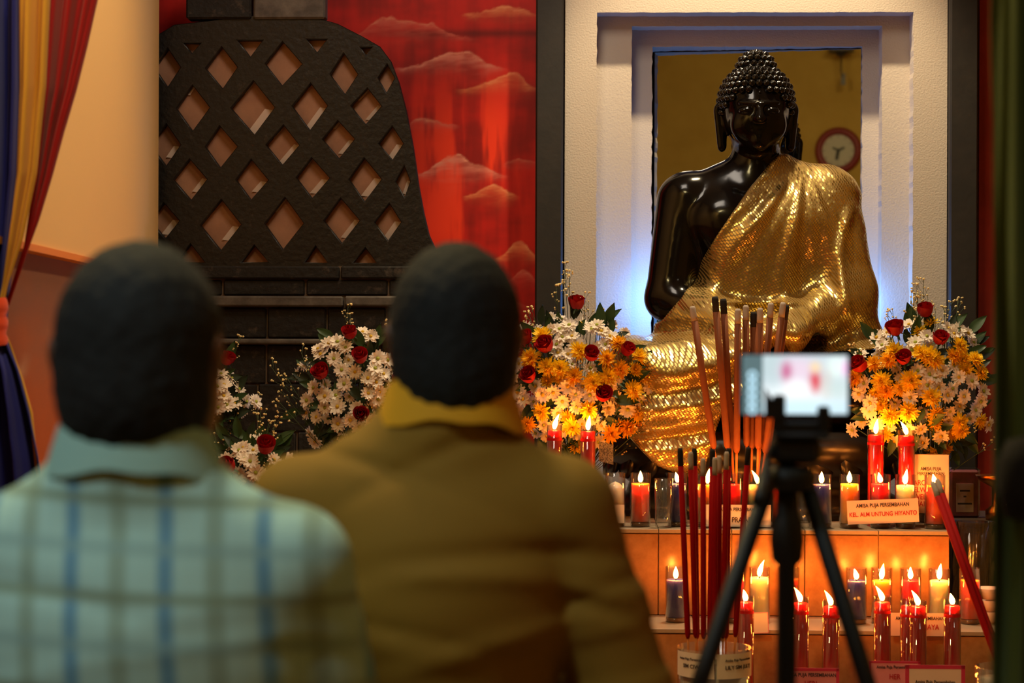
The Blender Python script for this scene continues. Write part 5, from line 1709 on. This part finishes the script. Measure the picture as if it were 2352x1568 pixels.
def man(cx, Yc, label, hz, head, shz, shx, arms, hairm, shirtm, collarm, hx_=0.0, hip=.56, torso_w=.155, seed=0, collar=(1.10, .075), wr=1.0, kx=.085):
    o = empty('person', (cx, Yc, 0), label=label, cat='person')
    hr, hd, hh = head
    def head_f(f):
        D = smin(f.ell((hx_, .012, hz + .022), (hr, hd * .97, hh - .022)), f.ell((hx_, .018, hz - .028), (hr * .97, hd * .95, hh - .030)), .02)
        D = smin(D, f.ell((hx_, .04, hz - .05), (hr * .82, hd * .78, hh * .72)), .04)
        D = smin(D, f.cap((hx_, .095, hz - .012), (hx_, .112, hz - .035), .008, .014), .015)
        for s in (-1, 1):
            D = smax(D, -f.ell((hx_ + s * .032, .118, hz + .004), (.016, .012, .009)), .008)
            D = smin(D, f.ell((hx_ + s * .032, .100, hz + .003), (.012, .010, .009)), .004)
            e = f.cap((hx_ + s * (hr + .006), -.008, hz + .012), (hx_ + s * (hr - .002), .0, hz - .032), .021, .012, (.42, 1, 1))
            D = smin(D, e, .008)
        D = smin(D, f.cap((hx_ - .018, .098, hz - .062), (hx_ + .018, .098, hz - .062), .007, .007), .006)
        D = smin(D, f.cap((hx_, .085, hz - .105), (hx_, .086, hz - .104), .02, .02), .03)
        return smin(D, f.cap((hx_ * .6, -.008, shz + .02), (hx_, .0, hz - .06), .062, .058), .035)
    def torso_f(f):
        D = f.ell((0, .01, (shz + hip) / 2), (torso_w, .105, (shz - hip) / 2 - .005))
        D = smin(D, f.ell((0, .0, shz - .165), (torso_w + .012, .112, .14)), .08)
        D = smin(D, f.cap((-shx, .0, shz - .078), (shx, .0, shz - .078), .054, .054), .05)
        D = smin(D, f.cap((-shx * .6, -.005, shz - .050), (hx_ * .6, -.005, shz + .016), .036, .056), .04)
        D = smin(D, f.cap((shx * .6, -.005, shz - .050), (hx_ * .6, -.005, shz + .016), .036, .056), .04)
        return smin(D, f.ell((0, .0, hip + .06), (torso_w - .005, .115, .16)), .08)
    def arms_f(f, grow=0.0):
        A = None
        for s, (el, wr_) in zip((-1, 1), arms):
            a = f.cap((s * shx, .0, shz - .082), el, .054 + grow, .046 + grow)
            a = smin(a, f.cap(el, wr_, .044 + grow, .030 + grow), .03)
            A = a if A is None else np.minimum(A, a)
        return A
    def hands_f(f):
        A = None
        for s, (el, wr_) in zip((-1, 1), arms):
            wv = Vector(wr_); d = (wv - Vector(el)).normalized()
            up = Vector((0, .35, .94)); side = Vector((s * 1.0, 0, 0))
            palm = f.cap(wv, wv + up * .075, .026, .032, (.6, 1, 1)) if False else f.cap(tuple(wv), tuple(wv + up * .07), .024, .030)
            a = palm
            fwd = Vector((0, .94, -.35))
            for q, (ln, of) in enumerate(((.062, -.027), (.072, -.009), (.068, .009), (.052, .026))):
                b0 = wv + up * .085 + fwd * of
                a = np.minimum(a, f.cap(tuple(b0), tuple(b0 + up * ln + side * .002), .0085, .0068))
            th0 = wv + up * .03 - fwd * .024
            a = smin(a, f.cap(tuple(th0), tuple(th0 + up * .04 - fwd * .026), .0105, .008), .008)
            A = a if A is None else np.minimum(A, a)
        return A
    def legs_f(f, grow=0.0):
        D = f.ell((0, .0, hip), (.155 + grow, .115 + grow, .11 + grow))
        for s in (-1, 1):
            D = smin(D, f.cap((s * .085, .0, hip - .03), (s * kx, .07, .085), .078 + grow, .058 + grow), .05)
            D = smin(D, f.cap((s * kx, .05, .075), (s * kx, -.28, .065), .055 + grow, .040 + grow), .03)
            D = smin(D, f.cap((s * kx, -.30, .055), (s * kx, -.38, .035), .036 + grow * .5, .028 + grow * .5), .02)
        return D
    lo, hi = (-.36, -.50, 0), (.36, .44, hz + hh + .05)
    f = Field(lo, hi, .009)
    D = smin(smin(smin(torso_f(f), head_f(f), .02), arms_f(f), .03), legs_f(f), .05)
    D = smin(D, hands_f(f), .012)
    D = smax(D, .004 - f.Z + 0 * D, .01)
    link('body', nets(D, f, 'body', MATS['skin'], 1), o)
    # hair
    f = Field((hx_ - .13, -.14, hz - .14), (hx_ + .13, .16, hz + .17), .005)
    Hh = smin(f.ell((hx_, .006, hz + .026), (hr + .008, hd + .004, hh - .012)), f.ell((hx_, .008, hz - .022), (hr + .006, hd, hh - .022)), .02)
    Hh = smin(Hh, f.ell((hx_, -.03, hz - .045), (hr * .80, hd * .62, hh * .60)), .03)
    line = hz - .105 + .16 * sstep(-.02, .095, f.Y) + .035 * sstep(-.06, .0, f.Y)
    nz_f = .0018 * np.sin(f.X * 210 + 1.7 * np.sin(f.Z * 160)) * np.sin(f.Z * 190 + f.Y * 170)
    Hh = smax(Hh - nz_f, line - f.Z + 0 * Hh, .008)
    for s in (-1, 1):
        Hh = smax(Hh, -f.cap((hx_ + s * (hr + .006), .0, hz + .0), (hx_ + s * (hr - .002), .008, hz - .05), .026, .02), .006)
    link('hair', nets(Hh, f, 'hair', hairm, 1), o)
    # shirt with folds
    f = Field((-.38, -.20, hip - .10), (.38, .40, shz + .09), .0065)
    X, Y, Z = f.X, f.Y, f.Z
    D = smin(torso_f(f) - .012, arms_f(f, .012), .012)
    r = random.Random(seed)
    wv = np.zeros(f.shape, np.float32)
    for q in range(15):
        z0 = hip + .04 + (shz - hip - .04) * r.random(); sl = r.uniform(-.35, .35); cv = r.uniform(.3, 1.1)
        x0_ = r.uniform(-.12, .12); ww = r.uniform(.008, .015)
        g = np.exp(-((Z - (z0 + sl * X - cv * (X - x0_) ** 2)) / ww) ** 2) * np.exp(-((X - x0_) / r.uniform(.09, .22)) ** 2)
        wv = wv + r.choice([-1, 1]) * r.uniform(.5, 1.0) * g
    for q in range(10):
        s = r.choice([-1, 1]); z0 = r.uniform(hip, shz - .08)
        wv = wv + .55 * r.choice([-1, 1]) * np.exp(-((Z - z0 + .5 * (np.abs(X) - shx) * r.uniform(-1, 1)) / .009) ** 2) * sstep(shx - .03, shx + .02, np.abs(X)) * (X * s > 0)
    D = D - .0085 * wr * wv * sstep(.0, -.05, Y - .06) - .004 * np.sin(X * 31 + 2 * np.sin(Z * 17)) * sstep(shz - .08, hip, Z)
    # open neck and cuffs
    D = smax(D, -f.cap((hx_ * .6, .0, shz + .00), (hx_, .01, hz), .055, .060), .006)
    D = smax(D, (hip - .07) - Z + 0 * D, .006)
    for s, (el, wr_) in zip((-1, 1), arms):
        wv_, d = Vector(wr_), (Vector(wr_) - Vector(el)).normalized()
        pl = (X - wv_.x) * d.x + (Y - wv_.y) * d.y + (Z - wv_.z) * d.z + .035
        near = f.cap(tuple(wv_ - d * .03), tuple(wv_ + d * .14), .09, .09)
        D = smax(D, np.where(near < 0, np.maximum(-near * 0 + pl, -1), -1), .004) if False else np.where((near < 0) & (pl > 0), np.maximum(D, pl), D)
    link('shirt', nets(D, f, 'shirt', shirtm, 1), o)
    # folded collar: a stand and a fall that slopes to the front
    czh, cr = collar
    b = MB()
    for (r0, r1, z0, z1) in ((cr * .96, cr * .98, -.035, .0), (cr * .98, cr * 1.07, .0, .004), (cr * 1.07, cr * 1.27, .004, -.052), (cr * 1.27, cr * 1.22, -.052, -.053), (cr * 1.22, cr * 1.04, -.047, -.004)):
        rows = []
        for (rr_, zz) in ((r0, z0), ((r0 + r1) / 2, (z0 + z1) / 2 + (.003 if z1 < z0 else 0)), (r1, z1)):
            row = []
            for i in range(49):
                a = -PI / 2 + (i / 48 - .5) * 1.78 * PI
                drop = -.032 * (1 + math.sin(a)) / 2 * 1.6
                row.append(Vector((hx_ * .8 + rr_ * 1.02 * math.cos(a), -.004 + rr_ * .92 * math.sin(a), czh + zz + drop + .002 * math.sin(i * .9))))
            rows.append(row)
        b.grid(rows)
    co_ = b.build('collar', collarm, o)
    # trousers
    f = Field((-.25, -.40, 0), (.25, .20, hip + .10), .009)
    D = legs_f(f, .010)
    D = smax(D, (f.Z - hip - .03) + 0 * D, .01); D = smax(D, .003 - f.Z + 0 * D, .006); D = smax(D, (-.34 - f.Y) + 0 * D, .006)
    link('trousers', nets(D, f, 'trousers', MATS['trousers_dark'], 1), o)
    return o


c = P(308, 784, 2.1)
man(c.x, 2.1, 'man seen from behind in a pale mint checked shirt with short greying hair, kneeling', 1.176, (.078, .098, .113), 1.045, .160,
    (((-.215, .06, .72), (-.03, .26, .86)), ((.215, .06, .72), (.03, .26, .86))), MATS['hair_greying'], MATS['checked_mint'], MATS['mint_plain'], 0.004, seed=4, collar=(1.122, .074), wr=.4, kx=.085)
c = P(994, 784, 2.5)
man(c.x, 2.5, 'man seen from behind in a mustard shirt with black hair, kneeling near the altar', 1.196, (.073, .095, .112), 1.074, .158,
    (((-.225, .05, .74), (.0, .27, .84)), ((.250, .02, .735), (.06, .27, .84))), MATS['hair_black'], MATS['mustard'], MATS['mustard_lining'], .027, seed=21, collar=(1.158, .073), wr=.75, torso_w=.136, kx=.066)
